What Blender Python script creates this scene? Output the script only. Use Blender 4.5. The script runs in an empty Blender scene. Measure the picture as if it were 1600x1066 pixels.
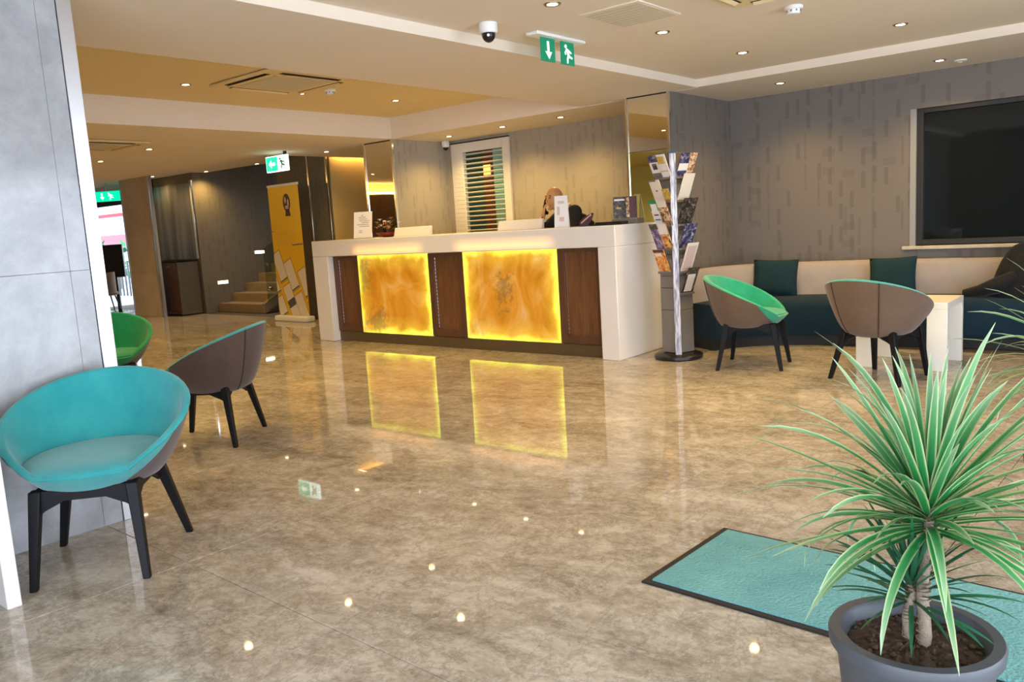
import bpy, bmesh, math, random
from math import sin, cos, pi, radians
from mathutils import Vector, Matrix
random.seed(7)
SC = bpy.context.scene
COL = SC.collection

# ------------------------------------------------------------------ camera
cam_d = bpy.data.cameras.new('camera')
cam = bpy.data.objects.new('camera', cam_d); COL.objects.link(cam)
SC.camera = cam
cam_d.sensor_width = 36.0; cam_d.sensor_fit = 'HORIZONTAL'
cam_d.lens = 1282.0/1600.0*36.0
cam_d.clip_start = 0.05; cam_d.clip_end = 200
_p, _r, _y = radians(8.115), radians(-3.505), radians(40.0)
_f = Vector((0, cos(_p), -sin(_p))); _u = Vector((0, sin(_p), cos(_p))); _x = Vector((1, 0, 0))
_rt = cos(_r)*_x + sin(_r)*_u; _up = -sin(_r)*_x + cos(_r)*_u
_m = Matrix((( _rt.x, _up.x, -_f.x), (_rt.y, _up.y, -_f.y), (_rt.z, _up.z, -_f.z)))
cam.matrix_world = Matrix.Translation((0, 0, 1.28)) @ (Matrix.Rotation(_y, 3, 'Z') @ _m).to_4x4()

# ------------------------------------------------------------------ view, sky, sun
SC.view_settings.view_transform = 'Standard'
SC.view_settings.look = 'None'
SC.view_settings.gamma = 1.0
SC.view_settings.use_curve_mapping = False
SC.view_settings.exposure = 0.75
W = bpy.data.worlds.new('overcast_sky'); SC.world = W; W.use_nodes = True
bg = W.node_tree.nodes['Background']
bg.inputs[0].default_value = (0.76, 0.84, 1.0, 1); bg.inputs[1].default_value = 5.0

DOWNLIGHT_W = 22.0
WARM = (1.0, 0.66, 0.23)

# ------------------------------------------------------------------ materials
MATS = {}
def mat(name, color=(0.5, 0.5, 0.5), rough=0.5, metal=0.0, spec=0.5, emit=None, estr=0.0, coat=0.0, sheen=0.0, trans=0.0, ior=1.45):
    m = bpy.data.materials.new(name); m.use_nodes = True
    b = m.node_tree.nodes['Principled BSDF']
    b.inputs['Base Color'].default_value = (*color, 1)
    b.inputs['Roughness'].default_value = rough
    b.inputs['Metallic'].default_value = metal
    b.inputs['Specular IOR Level'].default_value = spec
    b.inputs['Coat Weight'].default_value = coat
    b.inputs['Coat Roughness'].default_value = 0.05
    b.inputs['Sheen Weight'].default_value = sheen
    b.inputs['Transmission Weight'].default_value = trans
    b.inputs['IOR'].default_value = ior
    if emit:
        b.inputs['Emission Color'].default_value = (*emit, 1)
        b.inputs['Emission Strength'].default_value = estr
    MATS[name] = m
    return m
class N:
    """tiny node helper"""
    def __init__(s, m): s.t = m.node_tree; s.b = s.t.nodes.get('Principled BSDF')
    def n(s, kind, **kw):
        x = s.t.nodes.new(kind)
        for k, v in kw.items(): setattr(x, k, v)
        return x
    def l(s, a, b): s.t.links.new(a, b)
    def math(s, op, a, b=None, c=None):
        x = s.n('ShaderNodeMath', operation=op)
        for i, v in enumerate((a, b, c)):
            if v is None: continue
            if isinstance(v, (int, float)): x.inputs[i].default_value = v
            else: s.l(v, x.inputs[i])
        return x.outputs[0]
    def mix(s, fac, a, b):
        x = s.n('ShaderNodeMix', data_type='RGBA')
        for i, v in ((0, fac), (6, a), (7, b)):
            if isinstance(v, (int, float)): x.inputs[i].default_value = v
            elif isinstance(v, tuple): x.inputs[i].default_value = (*v, 1)
            else: s.l(v, x.inputs[i])
        return x.outputs[2]
    def pos(s): return s.n('ShaderNodeNewGeometry').outputs['Position']
    def obj(s): return s.n('ShaderNodeTexCoord').outputs['Object']
    def mapping(s, vec, scale=(1, 1, 1), rot=(0, 0, 0), loc=(0, 0, 0)):
        x = s.n('ShaderNodeMapping'); s.l(vec, x.inputs[0])
        x.inputs['Scale'].default_value = scale; x.inputs['Rotation'].default_value = rot; x.inputs['Location'].default_value = loc
        return x.outputs[0]
    def noise(s, vec, scale=5, detail=4, rough=0.5, dist=0.0):
        x = s.n('ShaderNodeTexNoise'); s.l(vec, x.inputs['Vector'])
        x.inputs['Scale'].default_value = scale; x.inputs['Detail'].default_value = detail
        x.inputs['Roughness'].default_value = rough; x.inputs['Distortion'].default_value = dist
        return x.outputs['Fac']
    def ramp(s, fac, stops):
        x = s.n('ShaderNodeValToRGB'); s.l(fac, x.inputs[0])
        e = x.color_ramp.elements
        while len(e) < len(stops): e.new(0.5)
        for i, (p, c) in enumerate(stops):
            e[i].position = p; e[i].color = (*c, 1)
        return x.outputs[0]
    def color(s, sock): s.l(sock, s.b.inputs['Base Color'])
    def rough(s, sock): s.l(sock, s.b.inputs['Roughness'])
    def bump(s, h, strength=0.2, dist=0.01):
        x = s.n('ShaderNodeBump'); x.inputs['Strength'].default_value = strength; x.inputs['Distance'].default_value = dist
        s.l(h, x.inputs['Height']); s.l(x.outputs[0], s.b.inputs['Normal'])

def noisy(name, c1, c2, scale, rough=0.5, bump=0.0, bscale=None, **kw):
    m = mat(name, c1, rough, **kw); n = N(m)
    o = n.pos()
    f = n.noise(o, scale, 5, 0.6)
    n.color(n.ramp(f, [(0.3, c1), (0.7, c2)]))
    if bump: n.bump(n.noise(o, bscale or scale*6, 3), bump, 0.004)
    return m

# floor marble
m = mat('polished_marble', (0.4, 0.33, 0.25), 0.06, spec=0.5); n = N(m)
p = n.pos()
w = n.mapping(p, (1.0, 1.0, 1.0), (0, 0, 0.5))
f1 = n.noise(n.mapping(p, (0.8, 1.7, 1), (0, 0, 0.9)), 1.7, 10, 0.74, 0.35)
f2 = n.noise(n.mapping(p, (1, 1.6, 1), (0, 0, -0.4)), 9, 11, 0.84, 0.15)
rg = n.math('ABSOLUTE', n.math('SUBTRACT', n.noise(n.mapping(p, (1, 1.5, 1), (0, 0, 0.4)), 3.2, 9, 0.72, 0.5), 0.5))
rg2 = n.math('ABSOLUTE', n.math('SUBTRACT', n.noise(n.mapping(p, (1.4, 1, 1), (0, 0, 1.3), (5, 2, 0)), 4.5, 10, 0.75, 0.4), 0.5))
c = n.ramp(f1, [(0.34, (0.20, 0.165, 0.12)), (0.45, (0.39, 0.335, 0.26)), (0.54, (0.56, 0.495, 0.405)), (0.66, (0.76, 0.70, 0.61))])
c2 = n.ramp(f2, [(0.38, (0.18, 0.145, 0.108)), (0.5, (0.45, 0.395, 0.315)), (0.62, (0.76, 0.70, 0.61))])
oi = n.n('ShaderNodeObjectInfo').outputs['Random']
c = n.mix(n.math('MULTIPLY_ADD', oi, 0.10, 0.38), c, c2)
c = n.mix(n.math('MULTIPLY', n.ramp(rg, [(0.0, (1, 1, 1)), (0.035, (0, 0, 0))]), 0.30), c, (0.80, 0.75, 0.65))
c = n.mix(n.math('MULTIPLY', n.ramp(rg2, [(0.0, (1, 1, 1)), (0.03, (0, 0, 0))]), 0.42), c, (0.15, 0.12, 0.085))
c = n.mix(0.16, c, (0.06, 0.052, 0.03))
n.color(c)
n.rough(n.math('MULTIPLY_ADD', f2, 0.035, 0.012))
mat('grout', (0.07, 0.055, 0.042), 0.9)

def wallpaper(name, base, dark, dark2):
    m = mat(name, base, 0.75, spec=0.25); n = N(m)
    s = n.n('ShaderNodeSeparateXYZ'); n.l(n.pos(), s.inputs[0])
    u = n.math('ADD', s.outputs[0], s.outputs[1]); z = s.outputs[2]
    def layer(cw, chh, thr, seed, wid, hei):
        a = n.math('DIVIDE', u, cw); ci = n.math('FLOOR', a); fu = n.math('FRACT', a)
        w1 = n.n('ShaderNodeTexWhiteNoise', noise_dimensions='1D'); n.l(n.math('ADD', ci, seed), w1.inputs['W'])
        b = n.math('ADD', n.math('DIVIDE', z, chh), n.math('MULTIPLY', w1.outputs[0], 5.0))
        ri = n.math('FLOOR', b); fz = n.math('FRACT', b)
        cx = n.n('ShaderNodeCombineXYZ'); n.l(ci, cx.inputs[0]); n.l(ri, cx.inputs[1]); cx.inputs[2].default_value = seed
        w2 = n.n('ShaderNodeTexWhiteNoise', noise_dimensions='3D'); n.l(cx.outputs[0], w2.inputs['Vector'])
        k = n.math('GREATER_THAN', w2.outputs[0], thr)
        k = n.math('MULTIPLY', k, n.math('LESS_THAN', fu, wid))
        return n.math('MULTIPLY', k, n.math('LESS_THAN', fz, hei))
    l1 = layer(0.105, 0.22, 0.62, 3.0, 0.36, 0.72)
    l2 = layer(0.19, 0.17, 0.80, 11.0, 0.62, 0.42)
    l3 = layer(0.13, 0.30, 0.70, 23.0, 0.18, 0.9)
    g = n.noise(n.mapping(n.pos(), (40, 40, 2.0)), 3, 3)
    big = n.noise(n.pos(), 2.2, 3)
    c = n.mix(n.math('MULTIPLY', g, 0.5), base, tuple(v*0.82 for v in base))
    c = n.mix(n.math('MULTIPLY', l1, 0.48), c, dark)
    c = n.mix(n.math('MULTIPLY', l2, 0.38), c, dark2)
    c = n.mix(n.math('MULTIPLY', l3, 0.34), c, dark)
    n.color(c)
    n.bump(g, 0.15, 0.002)
    return m
wallpaper('taupe_wallpaper', (0.20, 0.176, 0.152), (0.125, 0.108, 0.09), (0.14, 0.122, 0.105))
wallpaper('beige_wallpaper', (0.40, 0.36, 0.285), (0.29, 0.255, 0.19), (0.32, 0.285, 0.22))
wallpaper('dark_wallpaper', (0.165, 0.138, 0.10), (0.12, 0.10, 0.07), (0.13, 0.108, 0.078))
noisy('ceiling_paint', (0.78, 0.69, 0.56), (0.76, 0.67, 0.54), 3, 0.85, spec=0.2)
noisy('warm_cast_paint', (0.74, 0.60, 0.34), (0.72, 0.58, 0.325), 3, 0.85, spec=0.2)  # warm cast of the lamps put into the recess and cassette colour
m = mat('grey_marble', (0.5, 0.52, 0.54), 0.10, spec=0.5); n = N(m)
f = n.noise(n.pos(), 1.6, 9, 0.66, 0.9); g = n.noise(n.pos(), 9, 7, 0.7, 0.3)
n.color(n.mix(0.35, n.ramp(f, [(0.3, (0.21, 0.22, 0.23)), (0.5, (0.33, 0.34, 0.35)), (0.7, (0.48, 0.49, 0.50))]),
              n.ramp(g, [(0.35, (0.25, 0.26, 0.27)), (0.65, (0.44, 0.45, 0.46))])))
m = mat('brown_marble', (0.3, 0.2, 0.1), 0.2); n = N(m)
f = n.noise(n.pos(), 2.5, 8, 0.65, 0.6)
n.color(n.ramp(f, [(0.3, (0.44, 0.33, 0.205)), (0.7, (0.56, 0.44, 0.29))]))
mat('chrome', (0.80, 0.80, 0.80), 0.14, 1.0)
mat('satin_steel', (0.62, 0.63, 0.65), 0.3, 1.0)
mat('brushed_steel', (0.62, 0.62, 0.62), 0.28, 1.0)
mat('mirror', (0.86, 0.85, 0.78), 0.015, 1.0)
mat('mirror_green', (0.74, 0.82, 0.46), 0.02, 1.0)
m = mat('brushed_bronze_panel', (0.34, 0.31, 0.29), 0.3, 0.85); n = N(m)
f = n.noise(n.mapping(n.pos(), (3.5, 3.5, 0.25)), 1.6, 3); n.color(n.ramp(f, [(0.35, (0.20, 0.18, 0.175)), (0.65, (0.44, 0.40, 0.36))]))
noisy('white_lacquer', (0.76, 0.74, 0.71), (0.73, 0.71, 0.68), 2, 0.22, spec=0.5)
noisy('warm_white', (0.75, 0.72, 0.66), (0.72, 0.69, 0.63), 2, 0.4)
mat('ivory', (0.80, 0.77, 0.68), 0.3)
def wood(name, c1, c2, rough=0.35, scale=1.0, axis=2):
    m = mat(name, c1, rough); n = N(m)
    sc = [14*scale]*3; sc[axis] = 1.1*scale
    f = n.noise(n.mapping(n.pos(), tuple(sc)), 1.4, 6, 0.6, 1.4)
    f2 = n.noise(n.mapping(n.pos(), tuple(v*5 for v in sc)), 1.4, 3, 0.6, 0.3)
    n.color(n.mix(0.3, n.ramp(f, [(0.3, c1), (0.7, c2)]), n.ramp(f2, [(0.3, c1), (0.7, c2)])))
    return m
wood('walnut', (0.085, 0.036, 0.016), (0.21, 0.095, 0.04))
wood('dark_walnut', (0.07, 0.03, 0.018), (0.13, 0.06, 0.03))
wood('mahogany', (0.06, 0.028, 0.024), (0.09, 0.043, 0.036), 0.2)
wood('wall_wood', (0.10, 0.05, 0.022), (0.17, 0.085, 0.038), 0.3)
mat('bead_wood', (0.24, 0.12, 0.07), 0.15, coat=0.5)
noisy('cabinet_brown', (0.085, 0.07, 0.052), (0.10, 0.083, 0.062), 8, 0.45)
mat('kick_metal', (0.16, 0.12, 0.07), 0.35, 0.6)
# backlit onyx: gives off light, brighter towards its edges where the LED strip sits
def onyx(name, x0, x1, z0, z1, seed, spots):
    m = mat(name, (0.8, 0.5, 0.15), 0.12); n = N(m)
    s = n.n('ShaderNodeSeparateXYZ'); n.l(n.pos(), s.inputs[0])
    dx = n.math('MINIMUM', n.math('SUBTRACT', s.outputs[0], x0), n.math('SUBTRACT', x1, s.outputs[0]))
    dz = n.math('MINIMUM', n.math('SUBTRACT', s.outputs[2], z0), n.math('SUBTRACT', z1, s.outputs[2]))
    d = n.math('MINIMUM', dx, dz)
    wob = n.noise(n.mapping(n.pos(), (1, 1, 1), (0, 0, 0), (seed, 0, 0)), 3.0, 6, 0.6, 0.6)
    d = n.math('ADD', d, n.math('MULTIPLY', n.math('SUBTRACT', wob, 0.42), 0.20))
    edge = n.ramp(d, [(0.0, (1.0, 1.0, 1.0)), (0.035, (0.6, 0.6, 0.6)), (0.085, (0.18, 0.18, 0.18)), (0.22, (0.0, 0.0, 0.0))])
    cloud = n.noise(n.mapping(n.pos(), (1, 1, 0.8), (0, 0.3, 0), (seed*3, 0, 0)), 2.6, 7, 0.6, 1.2)
    vein = n.noise(n.mapping(n.pos(), (1, 1, 0.6), (0, 0.5, 0), (seed*7, 0, 0)), 4.5, 9, 0.72, 1.6)
    c = n.ramp(cloud, [(0.3, (0.60, 0.20, 0.006)), (0.48, (0.82, 0.31, 0.018)), (0.60, (0.90, 0.42, 0.07)), (0.72, (0.92, 0.56, 0.24))])
    dark = n.ramp(vein, [(0.60, (0, 0, 0)), (0.70, (1, 1, 1))])
    for (sx_, sz_, rx_, rz_) in spots:
        qx = n.math('DIVIDE', n.math('SUBTRACT', s.outputs[0], sx_), rx_); qz = n.math('DIVIDE', n.math('SUBTRACT', s.outputs[2], sz_), rz_)
        q = n.math('SQRT', n.math('ADD', n.math('MULTIPLY', qx, qx), n.math('MULTIPLY', qz, qz)))
        q = n.math('ADD', q, n.math('MULTIPLY', n.math('SUBTRACT', n.noise(n.mapping(n.pos(), (1, 1, 1), (0, 0.4, 0), (seed, 0, 0)), 16, 8, 0.75, 0.6), 0.5), 5.0))
        c = n.mix(n.math('MULTIPLY', n.ramp(q, [(0.35, (1,1,1)), (0.85, (0,0,0))]), 0.6), c, (0.20, 0.12, 0.04))
    c = n.mix(n.math('MULTIPLY', dark, 0.4), c, (0.34, 0.16, 0.04))
    c = n.mix(edge, c, n.mix(n.noise(n.pos(), 2.0, 2), (1.0, 0.86, 0.06), (0.55, 1.0, 0.10)))
    n.l(c, n.b.inputs['Emission Color'])
    n.l(n.math('MULTIPLY_ADD', edge, 0.9, 0.42), n.b.inputs['Emission Strength'])
    n.color(n.mix(0.85, c, (0.05, 0.03, 0.01)))
    return m
onyx('onyx_left', -7.54, -6.39, 0.12, 1.03, 1.3, ((-7.45, 0.82, 0.13, 0.26), (-7.26, 0.27, 0.22, 0.18)))
onyx('onyx_right', -5.86, -4.655, 0.12, 1.03, 4.1, ((-5.33, 0.62, 0.16, 0.24),))
def spill_glow(name, x0, x1, z0):  # amber light spilling above the onyx panels, painted as fascia emission
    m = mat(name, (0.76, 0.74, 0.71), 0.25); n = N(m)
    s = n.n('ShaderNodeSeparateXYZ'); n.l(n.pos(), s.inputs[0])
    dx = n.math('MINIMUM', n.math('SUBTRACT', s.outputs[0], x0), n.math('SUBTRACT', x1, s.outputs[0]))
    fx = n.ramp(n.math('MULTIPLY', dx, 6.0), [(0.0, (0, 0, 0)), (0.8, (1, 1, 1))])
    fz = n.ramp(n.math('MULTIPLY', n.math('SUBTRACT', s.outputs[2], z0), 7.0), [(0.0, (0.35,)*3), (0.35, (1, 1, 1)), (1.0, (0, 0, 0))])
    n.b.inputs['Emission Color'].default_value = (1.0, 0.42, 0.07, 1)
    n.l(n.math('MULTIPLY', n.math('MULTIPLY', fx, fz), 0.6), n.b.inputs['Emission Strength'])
spill_glow('fascia_glow_left', -7.55, -6.33, 1.025); spill_glow('fascia_glow_right', -5.93, -4.58, 1.025)
def fabric(name, c1, c2, sheen=0.3, rough=0.9):
    m = mat(name, c1, rough, spec=0.2, sheen=sheen); n = N(m)
    f = n.noise(n.obj(), 7, 4, 0.6); g = n.noise(n.obj(), 260, 2)
    n.color(n.mix(n.math('MULTIPLY', g, 0.3), n.ramp(f, [(0.3, c1), (0.7, c2)]), c1))
    n.bump(g, 0.12, 0.002)
    return m
fabric('teal_velvet', (0.02, 0.27, 0.28), (0.045, 0.36, 0.355), 0.35)
fabric('green_velvet', (0.015, 0.30, 0.17), (0.035, 0.40, 0.24), 0.35)
fabric('emerald_velvet', (0.004, 0.18, 0.075), (0.008, 0.25, 0.10), 0.25)
fabric('brown_fabric', (0.075, 0.047, 0.038), (0.10, 0.065, 0.052), 0.25)
fabric('tan_fabric', (0.125, 0.082, 0.054), (0.155, 0.103, 0.070), 0.25)
mat('brown_seam', (0.035, 0.018, 0.013), 0.8)
mat('black_wood', (0.007, 0.007, 0.009), 0.5, spec=0.25)
fabric('dark_teal_fabric', (0.006, 0.020, 0.036), (0.009, 0.029, 0.046), 0.05)
fabric('cushion_teal', (0.008, 0.027, 0.034), (0.012, 0.038, 0.045), 0.05)
fabric('cream_fabric', (0.32, 0.28, 0.255), (0.37, 0.32, 0.285), 0.1)
fabric('black_fabric', (0.010, 0.010, 0.010), (0.016, 0.016, 0.016), 0.1)
mat('plinth_black', (0.012, 0.011, 0.010), 0.6)
mat('window_dark_glass', (0.008, 0.011, 0.012), 0.02, spec=0.35)
mat('dark_frame', (0.022, 0.021, 0.020), 0.45)
noisy('sill_stone', (0.45, 0.40, 0.30), (0.62, 0.56, 0.44), 14, 0.3)
mat('grey_paint', (0.30, 0.30, 0.29), 0.6)
m = mat('mat_pile', (0.12, 0.30, 0.29), 0.95, spec=0.1); n = N(m)
f = n.noise(n.pos(), 3.5, 6, 0.65); g = n.noise(n.pos(), 220, 2)
c = n.ramp(f, [(0.3, (0.13, 0.33, 0.345)), (0.7, (0.20, 0.45, 0.46))])
n.color(n.mix(n.math('MULTIPLY', g, 0.4), c, (0.11, 0.27, 0.285))); n.bump(n.noise(n.pos(), 90, 3), 0.9, 0.008)
mat('black_rubber', (0.012, 0.013, 0.014), 0.7)
noisy('pot_plastic', (0.055, 0.062, 0.072), (0.07, 0.078, 0.09), 6, 0.45)
noisy('soil', (0.022, 0.013, 0.008), (0.10, 0.062, 0.038), 60, 0.95, 1.0, 90)
m = mat('leaf_green', (0.05, 0.25, 0.08), 0.35, spec=0.5); n = N(m)
uv = n.n('ShaderNodeTexCoord').outputs['UV']; s = n.n('ShaderNodeSeparateXYZ'); n.l(uv, s.inputs[0])
d = n.math('ABSOLUTE', n.math('SUBTRACT', s.outputs[0], 0.5))
cc = n.ramp(d, [(0.0, (0.012, 0.22, 0.055)), (0.25, (0.012, 0.20, 0.045)), (0.35, (0.14, 0.40, 0.11)), (0.45, (0.60, 0.62, 0.34)), (0.5, (0.55, 0.36, 0.25))])
oi = n.n('ShaderNodeObjectInfo').outputs['Random']
tip = n.math('MULTIPLY', n.math('POWER', s.outputs[1], 3.0), 0.55)
n.color(n.mix(tip, n.mix(n.math('MULTIPLY', oi, 0.4), cc, (0.02, 0.22, 0.06)), (0.55, 0.62, 0.45)))
n.b.inputs['Subsurface Weight'].default_value = 0.0
mat('leaf_dark', (0.02, 0.115, 0.05), 0.4)
noisy('stem_bark', (0.30, 0.24, 0.17), (0.16, 0.12, 0.085), 40, 0.8, 0.6)
mat('white_plastic', (0.80, 0.80, 0.78), 0.35)
mat('black_plastic', (0.012, 0.012, 0.013), 0.25)
mat('dark_slot', (0.02, 0.012, 0.008), 0.7)
mat('grille_tan', (0.60, 0.54, 0.40), 0.85)
mat('sign_green', (0.0, 0.20, 0.095), 0.4, emit=(0.0, 0.26, 0.12), estr=0.22)
mat('sign_green_lit', (0.0, 0.35, 0.2), 0.4, emit=(0.0, 0.55, 0.30), estr=1.0)
mat('sign_white', (0.8, 0.85, 0.82), 0.4, emit=(0.75, 1.0, 0.88), estr=0.6)
mat('sign_white_lit', (0.8, 0.9, 0.88), 0.4, emit=(0.75, 1.0, 0.95), estr=1.2)
mat('lamp_glow', (1, 0.9, 0.7), 0.5, emit=(1.0, 0.86, 0.58), estr=9.0)
mat('step_glow', (1, 0.9, 0.7), 0.5, emit=(1.0, 0.85, 0.55), estr=4.0)
mat('led_strip', (1, 0.8, 0.4), 0.5, emit=(1.0, 0.66, 0.22), estr=18.0)
mat('lamp_trim', (0.30, 0.23, 0.14), 0.35, 0.8)
noisy('gold_paint', (0.62, 0.47, 0.20), (0.58, 0.44, 0.19), 2, 0.6)
noisy('step_stone', (0.25, 0.18, 0.10), (0.31, 0.235, 0.14), 8, 0.3)
m = mat('clear_glass', (0.55, 0.65, 0.58), 0.02, trans=1.0, ior=1.1)
m = mat('window_pane', (0.9, 0.95, 0.95), 0.0, trans=1.0, ior=1.02)
mat('banner_yellow', (0.85, 0.52, 0.02), 0.35)
mat('banner_pale', (0.74, 0.50, 0.10), 0.35)
mat('maroon', (0.07, 0.012, 0.02), 0.4)
mat('logo_pale', (0.62, 0.45, 0.38), 0.4)
mat('card_white', (0.76, 0.69, 0.58), 0.5)
mat('card_gold', (0.52, 0.33, 0.03), 0.5)
mat('card_grey', (0.10, 0.09, 0.10), 0.5)
mat('paper', (0.78, 0.76, 0.74), 0.6)
mat('ink_grey', (0.16, 0.15, 0.15), 0.6)
mat('red_petal', (0.38, 0.03, 0.012), 0.6)
mat('bowl_red', (0.20, 0.015, 0.008), 0.4)
mat('orange_petal', (0.75, 0.20, 0.03), 0.6)
mat('pink_petal', (0.55, 0.24, 0.20), 0.6)
mat('foliage', (0.04, 0.09, 0.025), 0.6)
mat('blind_white', (0.74, 0.71, 0.64), 0.4)
mat('pane_green', (0.012, 0.06, 0.045), 0.08)
mat('pane_brown', (0.12, 0.04, 0.012), 0.12)
mat('cyan_reflection', (0.22, 0.50, 0.40), 0.25)
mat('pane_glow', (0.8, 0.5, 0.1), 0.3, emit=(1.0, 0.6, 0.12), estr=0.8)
noisy('rack_grey', (0.20, 0.185, 0.17), (0.23, 0.215, 0.195), 10, 0.45, metal=0.3)
m = mat('rack_silver', (0.62, 0.62, 0.66), 0.4, 0.25); n = N(m)
n.color(n.ramp(n.noise(n.mapping(n.pos(), (60, 60, 6)), 1.5, 3), [(0.4, (0.20, 0.20, 0.25)), (0.6, (0.55, 0.55, 0.60))]))
def print_mat(name, stops, scale, seed=0.0):
    m = mat(name, stops[0][1], 0.35); n = N(m)
    f = n.noise(n.mapping(n.pos(), (1, 1, 1), (0, 0, 0), (seed, seed, 0)), scale, 4, 0.65, 0.6)
    n.color(n.ramp(f, stops)); return m
print_mat('print_food', [(0.40, (0.10, 0.045, 0.02)), (0.5, (0.55, 0.30, 0.13)), (0.6, (0.72, 0.62, 0.50))], 30)
print_mat('print_purple', [(0.40, (0.06, 0.03, 0.12)), (0.52, (0.20, 0.13, 0.32)), (0.62, (0.50, 0.45, 0.50))], 26, 2)
print_mat('print_orange', [(0.40, (0.45, 0.07, 0.03)), (0.5, (0.75, 0.28, 0.03)), (0.6, (0.80, 0.60, 0.20))], 28, 4)
print_mat('print_navy', [(0.40, (0.02, 0.02, 0.06)), (0.55, (0.09, 0.09, 0.20)), (0.64, (0.45, 0.45, 0.52))], 30, 6)
print_mat('print_dark', [(0.42, (0.02, 0.017, 0.014)), (0.58, (0.09, 0.075, 0.06)), (0.68, (0.35, 0.30, 0.25))], 36, 8)
print_mat('print_gold', [(0.42, (0.45, 0.26, 0.03)), (0.55, (0.66, 0.48, 0.12))], 34, 9)
mat('print_green', (0.02, 0.26, 0.08), 0.4)
mat('print_maroon', (0.10, 0.02, 0.025), 0.4)
mat('acrylic', (0.20, 0.18, 0.16), 0.1)
noisy('skin', (0.52, 0.25, 0.10), (0.56, 0.28, 0.12), 20, 0.45)
noisy('suit_cloth', (0.012, 0.012, 0.014), (0.018, 0.017, 0.02), 30, 0.8)
mat('shirt', (0.75, 0.75, 0.75), 0.7)
mat('eye_dark', (0.03, 0.02, 0.015), 0.3)
mat('awning_pink', (0.30, 0.09, 0.11), 0.8)
mat('awning_white', (0.42, 0.33, 0.34), 0.8)
mat('awning_red', (0.30, 0.02, 0.03), 0.8)
mat('render_white', (0.45, 0.45, 0.45), 0.8)
mat('paving', (0.36, 0.35, 0.34), 0.8)
mat('rail_grey', (0.06, 0.065, 0.07), 0.5, 0.3)
mat('bush_green', (0.03, 0.17, 0.05), 0.8)

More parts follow.
